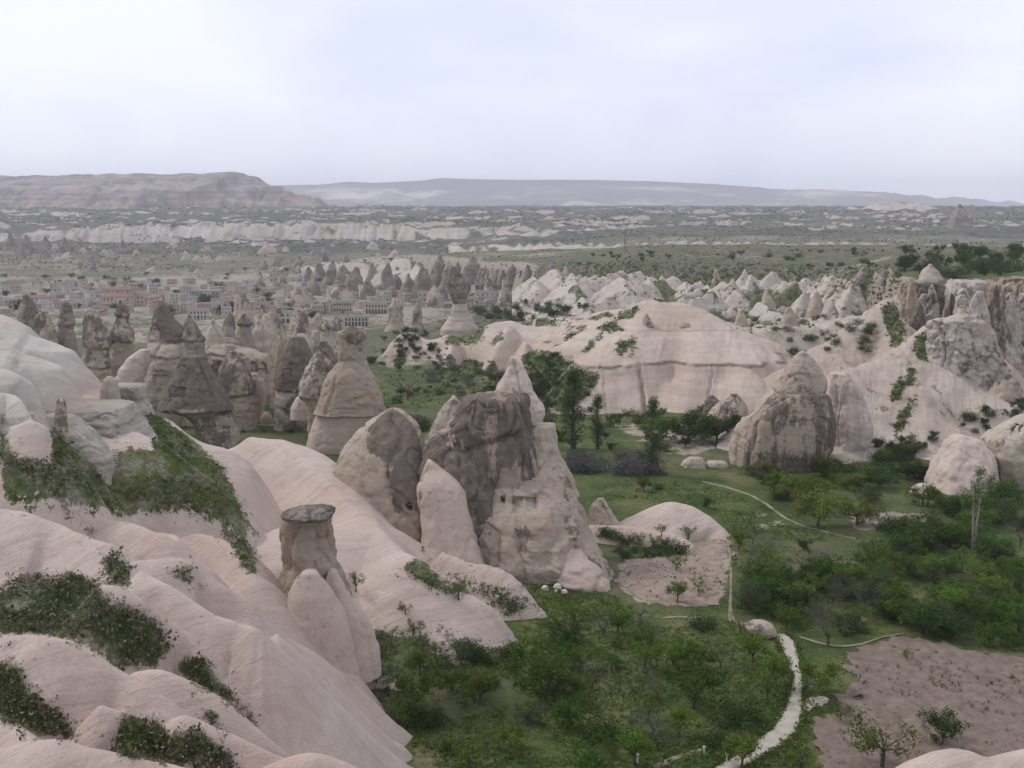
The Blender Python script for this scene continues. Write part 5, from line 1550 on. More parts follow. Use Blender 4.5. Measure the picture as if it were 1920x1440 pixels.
def tree_proto(kind, seed):
    r = np.random.default_rng(seed)
    mb = MB()
    tips = []
    if kind in ('round', 'dark', 'willow', 'sparse'):
        H = 5.0
        th = {'round': 1.3, 'dark': 0.9, 'willow': 1.2, 'sparse': 1.5}[kind]
        mb.tube([(0, 0, -0.3), (0.05, 0.03, th * 0.5), (0.08, -0.04, th)], [0.17, 0.13, 0.11], 7)
        for k in range(6):
            a = k * 1.05 + r.uniform(-0.3, 0.3)
            limb(mb, (0.08, -0.04, th - 0.1 * r.random()), (math.cos(a) * 0.75, math.sin(a) * 0.75, r.uniform(0.5, 1.1)), r.uniform(1.1, 1.6), 0.08, 2, r, tips)
        tips = np.array(tips)
        n_cl = {'round': 95, 'dark': 110, 'willow': 150, 'sparse': 48}[kind]
        c = tips[r.integers(0, len(tips), n_cl)] + r.normal(scale=0.28, size=(n_cl, 3))
        c[:, 2] = np.clip(c[:, 2], 0.8, H)
        per = {'round': 30, 'dark': 32, 'willow': 30, 'sparse': 26}[kind]
        sp = {'round': 0.20, 'dark': 0.22, 'willow': 0.2, 'sparse': 0.2}[kind]
        cc = np.repeat(c, per, 0) + r.normal(scale=sp, size=(n_cl * per, 3))
        if kind == 'willow':
            cc[:, 2] -= np.abs(r.normal(scale=0.35, size=len(cc)))
        cc[:, 2] = np.maximum(cc[:, 2], 0.35)
        v, f = leaf_quads(cc, 0.105, r)
        mat = {'round': 'leaf' if seed % 20 else 'leaf_light', 'dark': 'leaf_dark', 'willow': 'leaf_wil', 'sparse': 'leaf_light'}[kind]
    elif kind == 'poplar':
        H = 14.0
        mb.tube([(0, 0, -0.4), (0.1, 0, 4), (0.05, 0.1, 8), (0, 0, 13.2)], [0.28, 0.2, 0.13, 0.03], 7)
        for k in range(60):
            z = r.uniform(0.15, 12.8)
            a = r.uniform(0, 6.28)
            L = np.interp(z, [1, 4, 9, 13], [1.5, 1.9, 1.6, 0.4]) * r.uniform(0.7, 1.1)
            p0 = np.array([0.05, 0, z])
            p1 = p0 + np.array([math.cos(a) * L * 0.55, math.sin(a) * L * 0.55, L * 0.9])
            mb.tube([p0, p1], [0.05, 0.015], 4)
            for s in (0.35, 0.6, 0.8, 1.0):
                tips.append(p0 + (p1 - p0) * s)
        tips = np.array(tips)
        cc = np.repeat(tips, 17, 0) + r.normal(scale=(0.26, 0.26, 0.42), size=(len(tips) * 17, 3))
        v, f = leaf_quads(cc, 0.13, r)
        mat = 'leaf_pop'
    elif kind == 'thin_poplar':
        H = 14.0
        for q in (-0.35, 0.3):
            mb.tube([(0, 0, -0.4), (q * 0.6, 0, 4), (q * 1.2, 0.1, 8), (q * 1.6, 0, 13.0 - abs(q) * 4)], [0.2, 0.16, 0.11, 0.03], 7)
        for k in range(34):
            z = r.uniform(3.2, 12.6)
            a = r.uniform(0, 6.28)
            L = np.interp(z, [3, 7, 13], [1.0, 1.6, 0.6]) * r.uniform(0.7, 1.1)
            p0 = np.array([0.1 * r.normal(), 0, z])
            p1 = p0 + np.array([math.cos(a) * L * 0.6, math.sin(a) * L * 0.6, L * 0.9])
            mb.tube([p0, p1], [0.045, 0.015], 4)
            for s in (0.5, 0.8, 1.0):
                tips.append(p0 + (p1 - p0) * s)
        tips = np.array(tips)
        cc = np.repeat(tips, 8, 0) + r.normal(scale=(0.25, 0.25, 0.4), size=(len(tips) * 8, 3))
        v, f = leaf_quads(cc, 0.15, r)
        mat = 'leaf_pop'
    elif kind == 'bare':
        H = 5.0
        mb.tube([(0, 0, -0.3), (0.05, 0.03, 0.6), (0.08, -0.04, 1.1)], [0.17, 0.13, 0.11], 6)
        for k in range(7):
            a = k * 0.9 + r.uniform(-0.3, 0.3)
            limb(mb, (0.08, -0.04, 1.0), (math.cos(a) * 0.8, math.sin(a) * 0.8, r.uniform(0.6, 1.2)), r.uniform(1.2, 1.7), 0.07, 3, r, tips, 4)
        tips = np.array(tips)
        # fine twigs
        m = r.integers(0, len(tips), 900)
        c = tips[m] + r.normal(scale=0.18, size=(900, 3))
        dd = c - np.array([0, 0, 1.5])
        dd /= np.linalg.norm(dd, axis=1)[:, None]
        dd += r.normal(scale=0.4, size=dd.shape)
        w = np.cross(dd, r.normal(size=dd.shape))
        w /= np.linalg.norm(w, axis=1)[:, None]
        v = np.stack([c - w * 0.012, c + w * 0.012, c + dd * 0.38], 1).reshape(-1, 3)
        f = np.arange(2700).reshape(-1, 3)
        mat = 'leaf_grey'
    elif kind in ('bush', 'grey_bush'):
        H = 2.0
        for k in range(7):
            a = k * 0.9 + r.uniform(-0.3, 0.3)
            limb(mb, (0.1 * math.cos(a), 0.1 * math.sin(a), -0.1), (math.cos(a) * 0.8, math.sin(a) * 0.8, r.uniform(0.7, 1.4)), r.uniform(0.6, 0.9), 0.035, 1, r, tips, 4)
        tips = np.array(tips)
        n_cl = 60
        c = tips[r.integers(0, len(tips), n_cl)] + r.normal(scale=0.25, size=(n_cl, 3))
        c[:, 2] = np.clip(c[:, 2], 0.1, H)
        cc = np.repeat(c, 24, 0) + r.normal(scale=0.17, size=(n_cl * 24, 3))
        cc[:, 2] = np.maximum(cc[:, 2], 0.02)
        v, f = leaf_quads(cc, 0.065, r)
        mat = 'leaf_dark' if kind == 'bush' else 'leaf_grey'
    bark = MT['bark_pale'] if kind == 'thin_poplar' else MT['bark']
    return mb.mesh("trunk", bark, True), new_mesh("crown", v, f, MT[mat], False), H


PROTO = {}


def get_proto(kind):
    if kind not in PROTO:
        n = {'round': 4, 'dark': 3, 'willow': 2, 'sparse': 3, 'poplar': 2, 'thin_poplar': 1, 'bare': 3, 'bush': 4, 'grey_bush': 2}[kind]
        PROTO[kind] = [tree_proto(kind, 100 + 10 * i) for i in range(n)]
    return PROTO[kind]


TREE_LAB = {
    'round': ("leafy green orchard tree on the valley floor", "orchard trees", "tree"),
    'dark': ("dark green bushy tree crowding the valley floor", "dark bushy trees", "tree"),
    'willow': ("pale yellow green willow by the meadow track", "willows by the track", "tree"),
    'sparse': ("thin young fruit tree with scattered leaves", "young fruit trees", "tree"),
    'poplar': ("tall dense poplar rising before the white ridge", "poplars", "tree"),
    'thin_poplar': ("tall thin poplar with bare pale trunk", "thin poplars", "tree"),
    'bare': ("leafless grey branched tree among the orchard green", "leafless trees", "tree"),
    'bush': ("low dark green bush on the valley floor", "bushes on the valley floor", "bush"),
    'grey_bush': ("grey leafless bush in the hedge at the meadow edge", "grey hedge bushes", "bush"),
}
TREE_NAME = {'round': 'orchard_tree', 'dark': 'bushy_tree', 'willow': 'willow_tree', 'sparse': 'fruit_tree', 'poplar': 'poplar_tree', 'thin_poplar': 'poplar_tree', 'bare': 'leafless_tree', 'bush': 'bush', 'grey_bush': 'bush'}
trng = np.random.default_rng(77)


def plant(kind, p, height, label=None, group=None, wide=1.0):
    pr = get_proto(kind)
    tm, cm, H = pr[trng.integers(0, len(pr))]
    s = height / H
    lab, grp, cat = TREE_LAB[kind]
    t = obj(TREE_NAME[kind], None, loc=tuple(p), label=label or lab, cat=cat, group=group if label else grp)
    t.scale = (s * wide, s * wide, s)
    t.rotation_euler = (0, 0, trng.uniform(0, 6.28))
    obj("trunk" if kind not in ('bush', 'grey_bush') else "stems", tm, parent=t)
    obj("crown" if kind not in ('bush', 'grey_bush') else "foliage", cm, parent=t)
    return t


CBVH = []


def cast(px, py):
    """first terrain or rock surface on the line of sight through a pixel"""
    if not CBVH:
        for nm in ("hillside", "white_ridge", "badlands", "cliff_slope", "whaleback", "corner_rock", "rock_cone", "rock_fin", "pinnacle_mass", "banded_block", "toe_rock", "toe_rock.001", "tent_rock"):
            add_bvh(CBVH, nm)
    d = Vector([float(c) for c in ray(px, py)]).normalized()
    o = Vector((0, 0, CZ))
    best = (None, None, None)
    bd = 1e9
    for nm, tree in GBVH + CBVH:
        loc, nrm, idx, dist = tree.ray_cast(o, d, bd)
        if loc is not None and dist < bd:
            bd = dist
            best = (loc, nrm if nrm.dot(d) < 0 else -nrm, nm)
    return best


# single trees read off the photo: foot pixel, height in pixels, kind, own label
TREES = [
    (1075, 842, 158, 'poplar', "tallest dense poplar beside the white ridge foot", 1.8), (1120, 842, 106, 'poplar', "shorter poplar standing next to the tallest one", 1.7),
    (1222, 888, 150, 'poplar', "slim poplar at the meadow's far end", 1.3), (1824, 1036, 172, 'thin_poplar', "tall pale trunked poplar towering over the orchard below the pink spur", 1.15),
    (1300, 1328, 112, 'round', None, 1.1), (1412, 1246, 75, 'round', None, 1.0), (1453, 1292, 85, 'round', "orchard tree leaning over the white path", 1.0),
    (1540, 1306, 88, 'round', "bright leafy tree standing between the path and the ploughed field", 1.25), (1576, 1351, 48, 'sparse', "small bright sapling at the ploughed field's edge", 1.1),
    (1653, 1440, 135, 'sparse', "big thin leaved tree at the near end of the ploughed field", 1.15), (1766, 1397, 96, 'dark', "dense dark bush tree alone in the ploughed field", 0.95),
    (1274, 1382, 76, 'round', None, 1.0), (1232, 1313, 62, 'bare', None, 1.0), (1214, 1272, 42, 'bare', None, 1.0),
    (1553, 1213, 96, 'bare', "big round leafless tree above the ploughed field corner", 1.15), (1699, 1238, 26, 'sparse', "tiny sapling standing in the ploughed field", 1.3),
    (1853, 1214, 62, 'round', None, 1.0), (1474, 1178, 55, 'round', None, 1.0), (1407, 1146, 62, 'bare', None, 1.2), (1632, 1052, 48, 'round', None, 1.1), (1690, 1057, 72, 'dark', None, 1.1),
    (1411, 1020, 42, 'bare', None, 1.1), (1386, 1032, 46, 'round', None, 1.0), (1507, 1032, 26, 'dark', None, 1.5), (1570, 1098, 62, 'round', None, 1.1), (1737, 1192, 82, 'dark', None, 1.2),
    (1533, 988, 82, 'willow', "broad yellow green willow nearest the meadow track", 1.3), (1607, 984, 68, 'willow', "smaller yellow green willow beside the broad one", 1.2), (1520, 942, 62, 'round', None, 1.4), (1478, 928, 52, 'round', None, 1.2),
    (1437, 892, 34, 'willow', "small yellow green bush tree below the brown block", 1.1), (1207, 922, 34, 'round', "little round tree alone on the smooth meadow", 1.1), (1233, 918, 18, 'bush', "grey green bush beside the little round meadow tree", 1.2),
    (1290, 1012, 34, 'sparse', "small tree on the flank of the whaleback rock", 1.2), (1268, 1070, 40, 'sparse', None, 1.2), (1270, 1128, 48, 'round', "leafy tree in the bare patch below the whaleback", 1.1), (1310, 1112, 38, 'sparse', None, 1.2),
    (1325, 955, 30, 'dark', "small dark tree standing beside the meadow track", 0.8), (1240, 1005, 26, 'sparse', None, 1.3),
    (780, 1342, 105, 'round', None, 1.0), (900, 1322, 82, 'round', None, 1.1), (1005, 1302, 118, 'round', None, 1.1), (1110, 1292, 70, 'bare', None, 1.0), (965, 1412, 66, 'round', None, 1.2), (1190, 1434, 86, 'round', None, 1.1),
    (880, 1440, 74, 'sparse', None, 1.1), (1100, 1442, 70, 'round', None, 1.1), (1290, 1242, 52, 'round', None, 1.2), (1350, 1252, 55, 'bare', None, 1.1), (1062, 1205, 60, 'dark', None, 1.2), (1132, 1190, 56, 'bare', None, 1.1), (1030, 1240, 70, 'round', None, 1.1),
    (775, 1190, 40, 'sparse', "gnarled little tree growing on the pink rock toe", 1.3), (760, 1152, 32, 'sparse', "slight sapling above the gnarled little tree", 1.1), (668, 1110, 45, 'sparse', "straggling shrub beside the capped pillar's foot", 1.0),
    (765, 748, 60, 'bare', "spreading leafless tree on the valley floor beyond the cones", 1.3), (1292, 832, 86, 'dark', "dark spreading tree before the white ridge wall", 1.4), (1345, 826, 60, 'dark', None, 1.4), (1240, 826, 56, 'round', None, 1.2),
    (1390, 1440, 80, 'round', None, 1.2), (1500, 1442, 60, 'sparse', None, 1.3), (860, 1125, 52, 'sparse', "green shrub tree below the curved rock fin", 1.2), (1530, 960, 70, 'round', None, 1.3), (1650, 915, 52, 'dark', None, 1.4), (1700, 900, 42, 'dark', None, 1.4),
]

# areas filled with plants: polygon in pixels, number, kinds, height range in metres
AREAS = [
    ([(1370, 1030), (1500, 1045), (1700, 1070), (1920, 1040), (1920, 1225), (1700, 1185), (1560, 1190), (1440, 1165), (1385, 1140)], 116, ['round', 'round', 'dark', 'dark', 'bare', 'sparse', 'round'], (2.2, 4.4), "in the orchard above the ploughed field"),
    ([(1620, 960), (1920, 930), (1920, 1060), (1700, 1060), (1640, 1020)], 44, ['dark', 'round', 'round', 'bush', 'bare'], (2.5, 4.8), "round the pale trunked poplar"),
    ([(1380, 870), (1560, 880), (1740, 840), (1740, 900), (1660, 940), (1500, 960), (1420, 920)], 46, ['dark', 'round', 'bush', 'bush', 'willow'], (2.0, 4.6), "below the brown block beside the willows"),
    ([(1640, 835), (1760, 800), (1770, 860), (1640, 880)], 16, ['bush', 'dark'], (1.8, 3.5), "at the foot of the grooved buttress"),
    ([(1800, 790), (1915, 755), (1920, 780), (1850, 830), (1790, 825)], 12, ['bush', 'dark'], (1.5, 3.0), "in the gully under the tall brown cliff wall"),
    ([(690, 1280), (800, 1250), (1000, 1190), (1180, 1150), (1400, 1180), (1470, 1260), (1480, 1330), (1420, 1390), (1300, 1440), (900, 1440), (800, 1400), (720, 1330)], 56, ['round', 'round', 'bush', 'bush', 'bare', 'sparse'], (1.1, 3.9), "in the orchard between the path and the pink toes"),
    ([(720, 650), (840, 650), (870, 700), (1060, 700), (1060, 830), (900, 800), (850, 740), (730, 760)], 130, ['bush', 'bush', 'dark', 'round', 'grey_bush'], (0.9, 3.4), "on the valley floor beyond the flat topped rock"),
    ([(690, 620), (800, 620), (830, 650), (720, 700), (690, 680)], 30, ['bush', 'dark', 'dark'], (2.0, 4.2), "beside the village end of the white ridge"),
    ([(985, 665), (1050, 665), (1130, 705), (1105, 780), (1050, 800), (1000, 720)], 46, ['round', 'bush', 'bush'], (0.8, 2.0), "on the slope behind the tallest poplar"),
    ([(1140, 780), (1400, 770), (1400, 830), (1240, 850), (1130, 850)], 34, ['bush', 'dark', 'round'], (1.6, 4.0), "at the foot of the white hump ridge"),
    ([(1060, 855), (1225, 862), (1225, 893), (1070, 888)], 22, ['grey_bush'], (2.4, 3.8), "in the grey hedge at the meadow edge"),
    ([(700, 765), (790, 790), (800, 840), (720, 830)], 16, ['grey_bush', 'bush'], (2.0, 3.4), "behind the window cone"),
    ([(130, 640), (240, 690), (300, 760), (250, 740), (140, 660)], 7, ['bush'], (2.0, 3.0), "beside the white dome's edge"),
    ([(1090, 560), (1100, 590), (1000, 600), (1000, 575)], 14, ['bush', 'dark'], (3.0, 5.5), "under the dark pointed chimneys by the badlands"),
    ([(880, 570), (990, 570), (980, 610), (900, 600)], 24, ['dark', 'bush'], (3.5, 6.5), "below the cream village houses"),
    ([(450, 790), (590, 790), (590, 830), (450, 835)], 6, ['bush'], (0.8, 1.4), "on the meadow among the chimneys"),
    ([(1380, 600), (1650, 590), (1640, 660), (1480, 665)], 34, ['bush', 'bush'], (1.5, 3.2), "in the canyon behind the white hump ridge"),
    ([(1130, 1000), (1280, 1020), (1280, 1045), (1170, 1050)], 18, ['bush', 'bush', 'sparse'], (1.2, 2.4), "beside the whaleback rock"),
    ([(1680, 480), (1920, 465), (1920, 520), (1780, 525), (1690, 510)], 40, ['dark', 'dark', 'bush'], (4.0, 7.5), "on the plateau rim above the brown cliffs"),
    ([(1040, 480), (1650, 470), (1650, 505), (1040, 500)], 26, ['bush', 'dark'], (2.5, 4.5), "on the open green plateau slope"),
    ([(0, 520), (520, 500), (700, 540), (700, 600), (0, 600)], 64, ['dark', 'dark', 'round'], (5.0, 9.5), "between the village houses"),
]


def build_trees():
    r = np.random.default_rng(4)
    ok = ("ground", "hillside", "white_ridge", "whaleback", "badlands", "cliff_slope")
    for px, py, hp, kind, lab, wide in TREES:
        loc, nrm, nm = cast(px, py)
        if loc is None or nm.split('.')[0] not in ok:
            q = ground_hit(px, py)
            loc = Vector(q)
        dist = math.hypot(loc.x, loc.y)
        h = hp * loc.y / (FPX * 0.985) * 1.02
        plant(kind, (loc.x, loc.y, loc.z - 0.05), h, lab, None, wide)
    for poly, n, kinds, hr, place in AREAS:
        poly = np.array(poly, float)
        lo, hi = poly.min(0), poly.max(0)
        done = tries = 0
        while done < n and tries < n * 8:
            tries += 1
            px, py = r.uniform(lo[0], hi[0]), r.uniform(lo[1], hi[1])
            if not inpoly(poly, np.array([px]), np.array([py]))[0]:
                continue
            loc, nrm, nm = cast(px, py)
            if loc is None or nm.split('.')[0] not in ok or nrm.z < 0.45 or (place == "between the village houses" and nm != "ground"):
                continue
            kind = kinds[r.integers(0, len(kinds))]
            lab = {'round': "leafy green tree ", 'dark': "dark green bushy tree ", 'willow': "yellow green willow ", 'sparse': "thin leaved young tree ", 'bare': "leafless grey tree ", 'bush': "low dark bush ", 'grey_bush': "grey leafless bush "}[kind] + place
            grp = lab
            plant(kind, (loc.x, loc.y, loc.z - 0.05), r.uniform(*hr), lab, grp, r.uniform(0.95, 1.35))
            done += 1


def tuft_mesh(pts, sizes, r, nleaf, leaf, flat=0.75):
    """many small clumps as one mesh; pts (n,3), sizes (n,)"""
    n = len(pts)
    c = np.repeat(pts, nleaf, 0)
    s = np.repeat(sizes, nleaf)
    o = r.normal(size=(n * nleaf, 3)) * 0.42
    o[:, 2] = np.abs(o[:, 2]) * flat
    c = c + o * s[:, None]
    v, f = leaf_quads(c, leaf * s, r, 0.6)
    return v, f


def scatter_pixels(poly, n, r):
    poly = np.asarray(poly, float)
    lo, hi = poly.min(0), poly.max(0)
    out = np.zeros((0, 2))
    while len(out) < n:
        q = r.uniform(lo, hi, size=(n * 2, 2))
        out = np.vstack([out, q[inpoly(poly, q[:, 0], q[:, 1])]])
    return out[:n]


def build_ground_cover():
    r = np.random.default_rng(9)
    # scrub in the gullies of the near hillside
    pts, sz = [], []
    for k, poly in enumerate(HILL_VEG):
        a = np.asarray(poly, float)
        area = 0.5 * abs(np.dot(a[:, 0], np.roll(a[:, 1], 1)) - np.dot(a[:, 1], np.roll(a[:, 0], 1)))
        for px, py in scatter_pixels(poly, int(area / 7), r):
            j = 4 if r.random() < 0.8 else 16
            loc, nrm, nm = cast(px + r.normal() * j, py + r.normal() * j * 0.7)
            if loc is not None and nm.split('.')[0] in ("hillside", "ground") and nrm.z > 0.5:
                pts.append(loc); sz.append(r.choice([0.13, 0.2, 0.32, 0.7], p=[0.47, 0.33, 0.16, 0.04]) * r.uniform(0.7, 1.3))
    # stray plants on the bare slopes
    for px, py in scatter_pixels([(0, 620), (230, 740), (400, 850), (520, 1000), (700, 1100), (900, 1180), (760, 1380), (0, 1440)], 900, r):
        loc, nrm, nm = cast(px, py)
        if nm == "hillside" and nrm.z > 0.72 and fbm(loc.x / 5, loc.y / 5, 8.1, 2) > 0.12:
            pts.append(loc); sz.append(r.uniform(0.06, 0.2))
    pts, sz = np.array(pts), np.array(sz)
    k = fbm(pts[:, 0] / 4, pts[:, 1] / 4, 0.7, 2) > -0.22
    pts, sz = pts[k], sz[k]
    dry = r.random(len(pts)) < 0.4
    v, f = tuft_mesh(pts[dry], sz[dry] * 0.8, r, 8, 0.2)
    obj("dry_grass", new_mesh("dry_grass", v, f, MT['leaf_pale'], False), kind="stuff", label="pale dry grass and dead stems among the scrub of the slope", cat="grass")
    pts, sz = pts[~dry], sz[~dry]
    v, f = tuft_mesh(pts, sz, r, 11, 0.22)
    obj("scrub", new_mesh("scrub", v, f, MT['leaf_scrub'], False), kind="stuff", label="low dark scrub and herbs filling the gullies of the pink slope", cat="scrub")
    # grass and herbs of the valley floor
    polys = [([(690, 1290), (800, 1240), (1000, 1170), (1180, 1140), (1400, 1170), (1480, 1260), (1490, 1330), (1420, 1400), (1330, 1440), (820, 1440), (720, 1340)], 13000),
             ([(1360, 1010), (1520, 1030), (1920, 1060), (1920, 1225), (1690, 1188), (1560, 1195), (1450, 1170), (1375, 1140)], 9000),
             ([(905, 1030), (1050, 1085), (1160, 1120), (1180, 1160), (1010, 1180), (985, 1090)], 2500),
             ([(700, 650), (840, 650), (1060, 700), (1060, 840), (850, 770), (720, 760)], 4200),
             ([(1500, 1330), (1560, 1260), (1540, 1400), (1500, 1440), (1400, 1440)], 1200),
             ([(1100, 890), (1330, 905), (1520, 990), (1650, 1020), (1360, 1010), (1340, 970), (1260, 935), (1120, 940)], 3500)]
    P0 = np.vstack([scatter_pixels(p, n, r) for p, n in polys])
    g = pix_ground(P0[:, 0], P0[:, 1], 60, 420, 160)
    keep = (fbm(g[:, 0] / 7, g[:, 1] / 7, 0.4, 2) > -0.25)
    px, py = proj(g[:, 0], g[:, 1], g[:, 2])
    for poly in (FIELD, BARE[0][0]) + tuple(PATH_POLY):
        keep &= ~inpoly(poly, px, py)
    g = g[keep]
    edge = []
    for cl in (PATH_C,):
        c = catmull(np.array([(*ground_hit(a, b)[:2], w) for a, b, w in cl]), 30)
        d = np.gradient(c[:, :2], axis=0)
        d /= np.linalg.norm(d, axis=1)[:, None] + 1e-9
        for s in (-1, 1):
            for _ in range(3):
                o = s * (c[:, 2] / 2 * r.uniform(0.8, 1.25, len(c)))
                edge.append(np.stack([c[:, 0] - d[:, 1] * o, c[:, 1] + d[:, 0] * o, np.zeros(len(c))], 1))
    weeds = pix_ground(*scatter_pixels(FIELD[:8] + [(1920, 1240), (1920, 1435), (1560, 1435)], 420, r).T, 50, 200)
    weeds = weeds[fbm(weeds[:, 0] / 5, weeds[:, 1] / 5, 2.0, 2) > 0.12]
    weeds2 = pix_ground(*scatter_pixels(BARE[0][0], 260, r).T, 50, 200)
    edge = np.vstack(edge + [weeds, weeds2])
    edge[:, 2] = gz(edge[:, 0], edge[:, 1]) + 0.05
    g = np.vstack([g, edge])
    sz = r.choice([0.16, 0.24, 0.4], size=len(g), p=[0.55, 0.33, 0.12]) * r.uniform(0.7, 1.3, len(g)) * np.where(g[:, 1] > 200, 2.0, 1.0)
    v, f = tuft_mesh(g, sz * 1.08, r, 6, 0.33)
    obj("grass", new_mesh("grass", v, f, MT['leaf_grass'], False), kind="stuff", label="rough spring grass and weeds covering the orchard floor", cat="grass")
    # far scrub: dark dots over the plateau and its edge
    n = 11000
    q = np.stack([r.uniform(0, 1920, n), r.uniform(388, 540, n)], 1)
    g = pix_ground(q[:, 0], q[:, 1], 420, 5600, 240)
    k = (fbm(g[:, 0] / 260, g[:, 1] / 260, 3.0, 3) > -0.05) & (g[:, 1] < 5500) & ((g[:, 1] > 1250) | ((r.random(len(g)) < 0.45) & (fbm(g[:, 0] / 45, g[:, 1] / 45, 6.0, 2) > 0.0)))
    g = g[k]
    sz = r.uniform(1.4, 3.4, len(g)) * np.clip(g[:, 1] / 2200, 0.35, 1.7)
    v, f = tuft_mesh(g, sz, r, 7, 0.55)
    obj("far_scrub", new_mesh("far_scrub", v, f, MT['leaf_dark'], False), kind="stuff", label="dark shrubs dotted over the distant plateau", cat="scrub")
    # scrub in the badlands and on the white ridge
    pts, sz = [], []
    for px, py in scatter_pixels([(820, 590), (1000, 560), (1060, 490), (1690, 500), (1700, 640), (1500, 680), (1440, 650), (1230, 555), (1000, 690), (820, 720)], 4200, r):
        loc, nrm, nm = cast(px, py)
        if loc is None or nm.split('.')[0] not in ("badlands", "white_ridge", "ground", "cliff_slope"):
            continue
        ob = nm.split('.')[0]
        if ob != "ground" and (nrm.z < 0.7 or fbm(loc.x / 12, loc.y / 12, 5.0, 2) < 0.05 or r.random() > (0.6 if ob == "badlands" else 0.0)):
            continue
        pts.append(loc); sz.append(r.uniform(0.5, 1.7))
    for poly in RIDGE_VEG + CLIFF_VEG:
        a = np.asarray(poly, float)
        area = 0.5 * abs(np.dot(a[:, 0], np.roll(a[:, 1], 1)) - np.dot(a[:, 1], np.roll(a[:, 0], 1)))
        for px, py in scatter_pixels(poly, int(area / 20), r):
            loc, nrm, nm = cast(px + r.normal() * 3, py + r.normal() * 2)
            if loc is not None and nm.split('.')[0] in ("white_ridge", "cliff_slope", "ground"):
                pts.append(loc); sz.append(r.uniform(0.3, 0.95))
    v, f = tuft_mesh(np.array(pts), np.array(sz), r, 10, 0.36)
    obj("ridge_scrub", new_mesh("ridge_scrub", v, f, MT['leaf_scrub'], False), kind="stuff", label="dark green scrub in the hollows between white ridges", cat="scrub")


# ------------------------------------------------------------------ paths and fields
FIELD = [(1512, 1398), (1530, 1345), (1575, 1318), (1600, 1270), (1575, 1235), (1602, 1213), (1690, 1193), (1780, 1208), (1930, 1238), (2000, 1260), (2000, 1480), (1560, 1480)]
PATH_C = [(1462, 1190, 1.5), (1475, 1205, 1.9), (1482, 1222, 1.7), (1490, 1250, 1.3), (1496, 1280, 1.1), (1491, 1310, 1.5), (1485, 1340, 1.9), (1470, 1368, 2.2), (1445, 1390, 2.2), (1415, 1410, 2.0), (1380, 1432, 1.8), (1340, 1455, 1.6)]
PATH_POLY = [[(1455, 1188), (1500, 1188), (1505, 1250), (1512, 1290), (1505, 1340), (1480, 1385), (1420, 1425), (1390, 1420), (1450, 1375), (1475, 1330), (1482, 1270), (1470, 1220)]]


def ribbon(name, cl, lift, mat, jit=0.5):
    c = np.array([(*ground_hit(px, py)[:2], w) for px, py, w in cl])
    c = catmull(c, 16)
    d = np.gradient(c[:, :2], axis=0)
    d /= np.linalg.norm(d, axis=1)[:, None] + 1e-9
    nrm = np.stack([-d[:, 1], d[:, 0]], 1)
    k = 7
    s = np.linspace(-1, 1, k)
    j1 = 1 + jit * noise3(np.arange(len(c)) * 0.37, 0.5, 0.5)
    j2 = 1 + jit * noise3(np.arange(len(c)) * 0.41, 7.5, 0.5)
    X = c[:, 0:1] + nrm[:, 0:1] * s * (c[:, 2:3] / 2) * np.where(s < 0, j1[:, None], j2[:, None])
    Y = c[:, 1:2] + nrm[:, 1:2] * s * (c[:, 2:3] / 2) * np.where(s < 0, j1[:, None], j2[:, None])
    Z = gz(X, Y) + lift - 0.10 * (np.abs(s) > 0.9)
    return obj(name, new_mesh(name, np.stack([X, Y, Z], -1).reshape(-1, 3), grid_faces(len(c), k), mat), kind="structure")


def sheet_poly(name, poly, lift, mat, step=0.35, furrow=0.0, ang=0.3):
    g = np.array([ground_hit(px, py)[:2] for px, py in poly])
    lo, hi = g.min(0) - 1, g.max(0) + 1
    xs, ys = np.arange(lo[0], hi[0], step), np.arange(lo[1], hi[1], step)
    X, Y = np.meshgrid(xs, ys)
    jx = 1.6 * fbm(X / 2.6, Y / 2.6, 0.1, 3)
    jy = 1.6 * fbm(X / 2.6, Y / 2.6, 5.1, 3)
    ins = inpoly(g, X + jx, Y + jy)
    Z = gz(X, Y) + lift
    if furrow:
        u = X * math.cos(ang) + Y * math.sin(ang) + 0.6 * noise3(X / 8, Y / 8, 1.1)
        Z = Z + furrow * np.sin(u * 2 * math.pi / 1.6) * (0.6 + 0.6 * noise3(X / 3, Y / 3, 2.2)) + 0.12 * fbm(X / 0.8, Y / 0.8, 0.2, 3)
    f = grid_faces(*X.shape)
    f = f[ins.ravel()[f].all(axis=1)]
    v, f, _ = compact(np.stack([X, Y, Z], -1).reshape(-1, 3), f, {})
    return obj(name, new_mesh(name, v, f, mat), kind="structure")


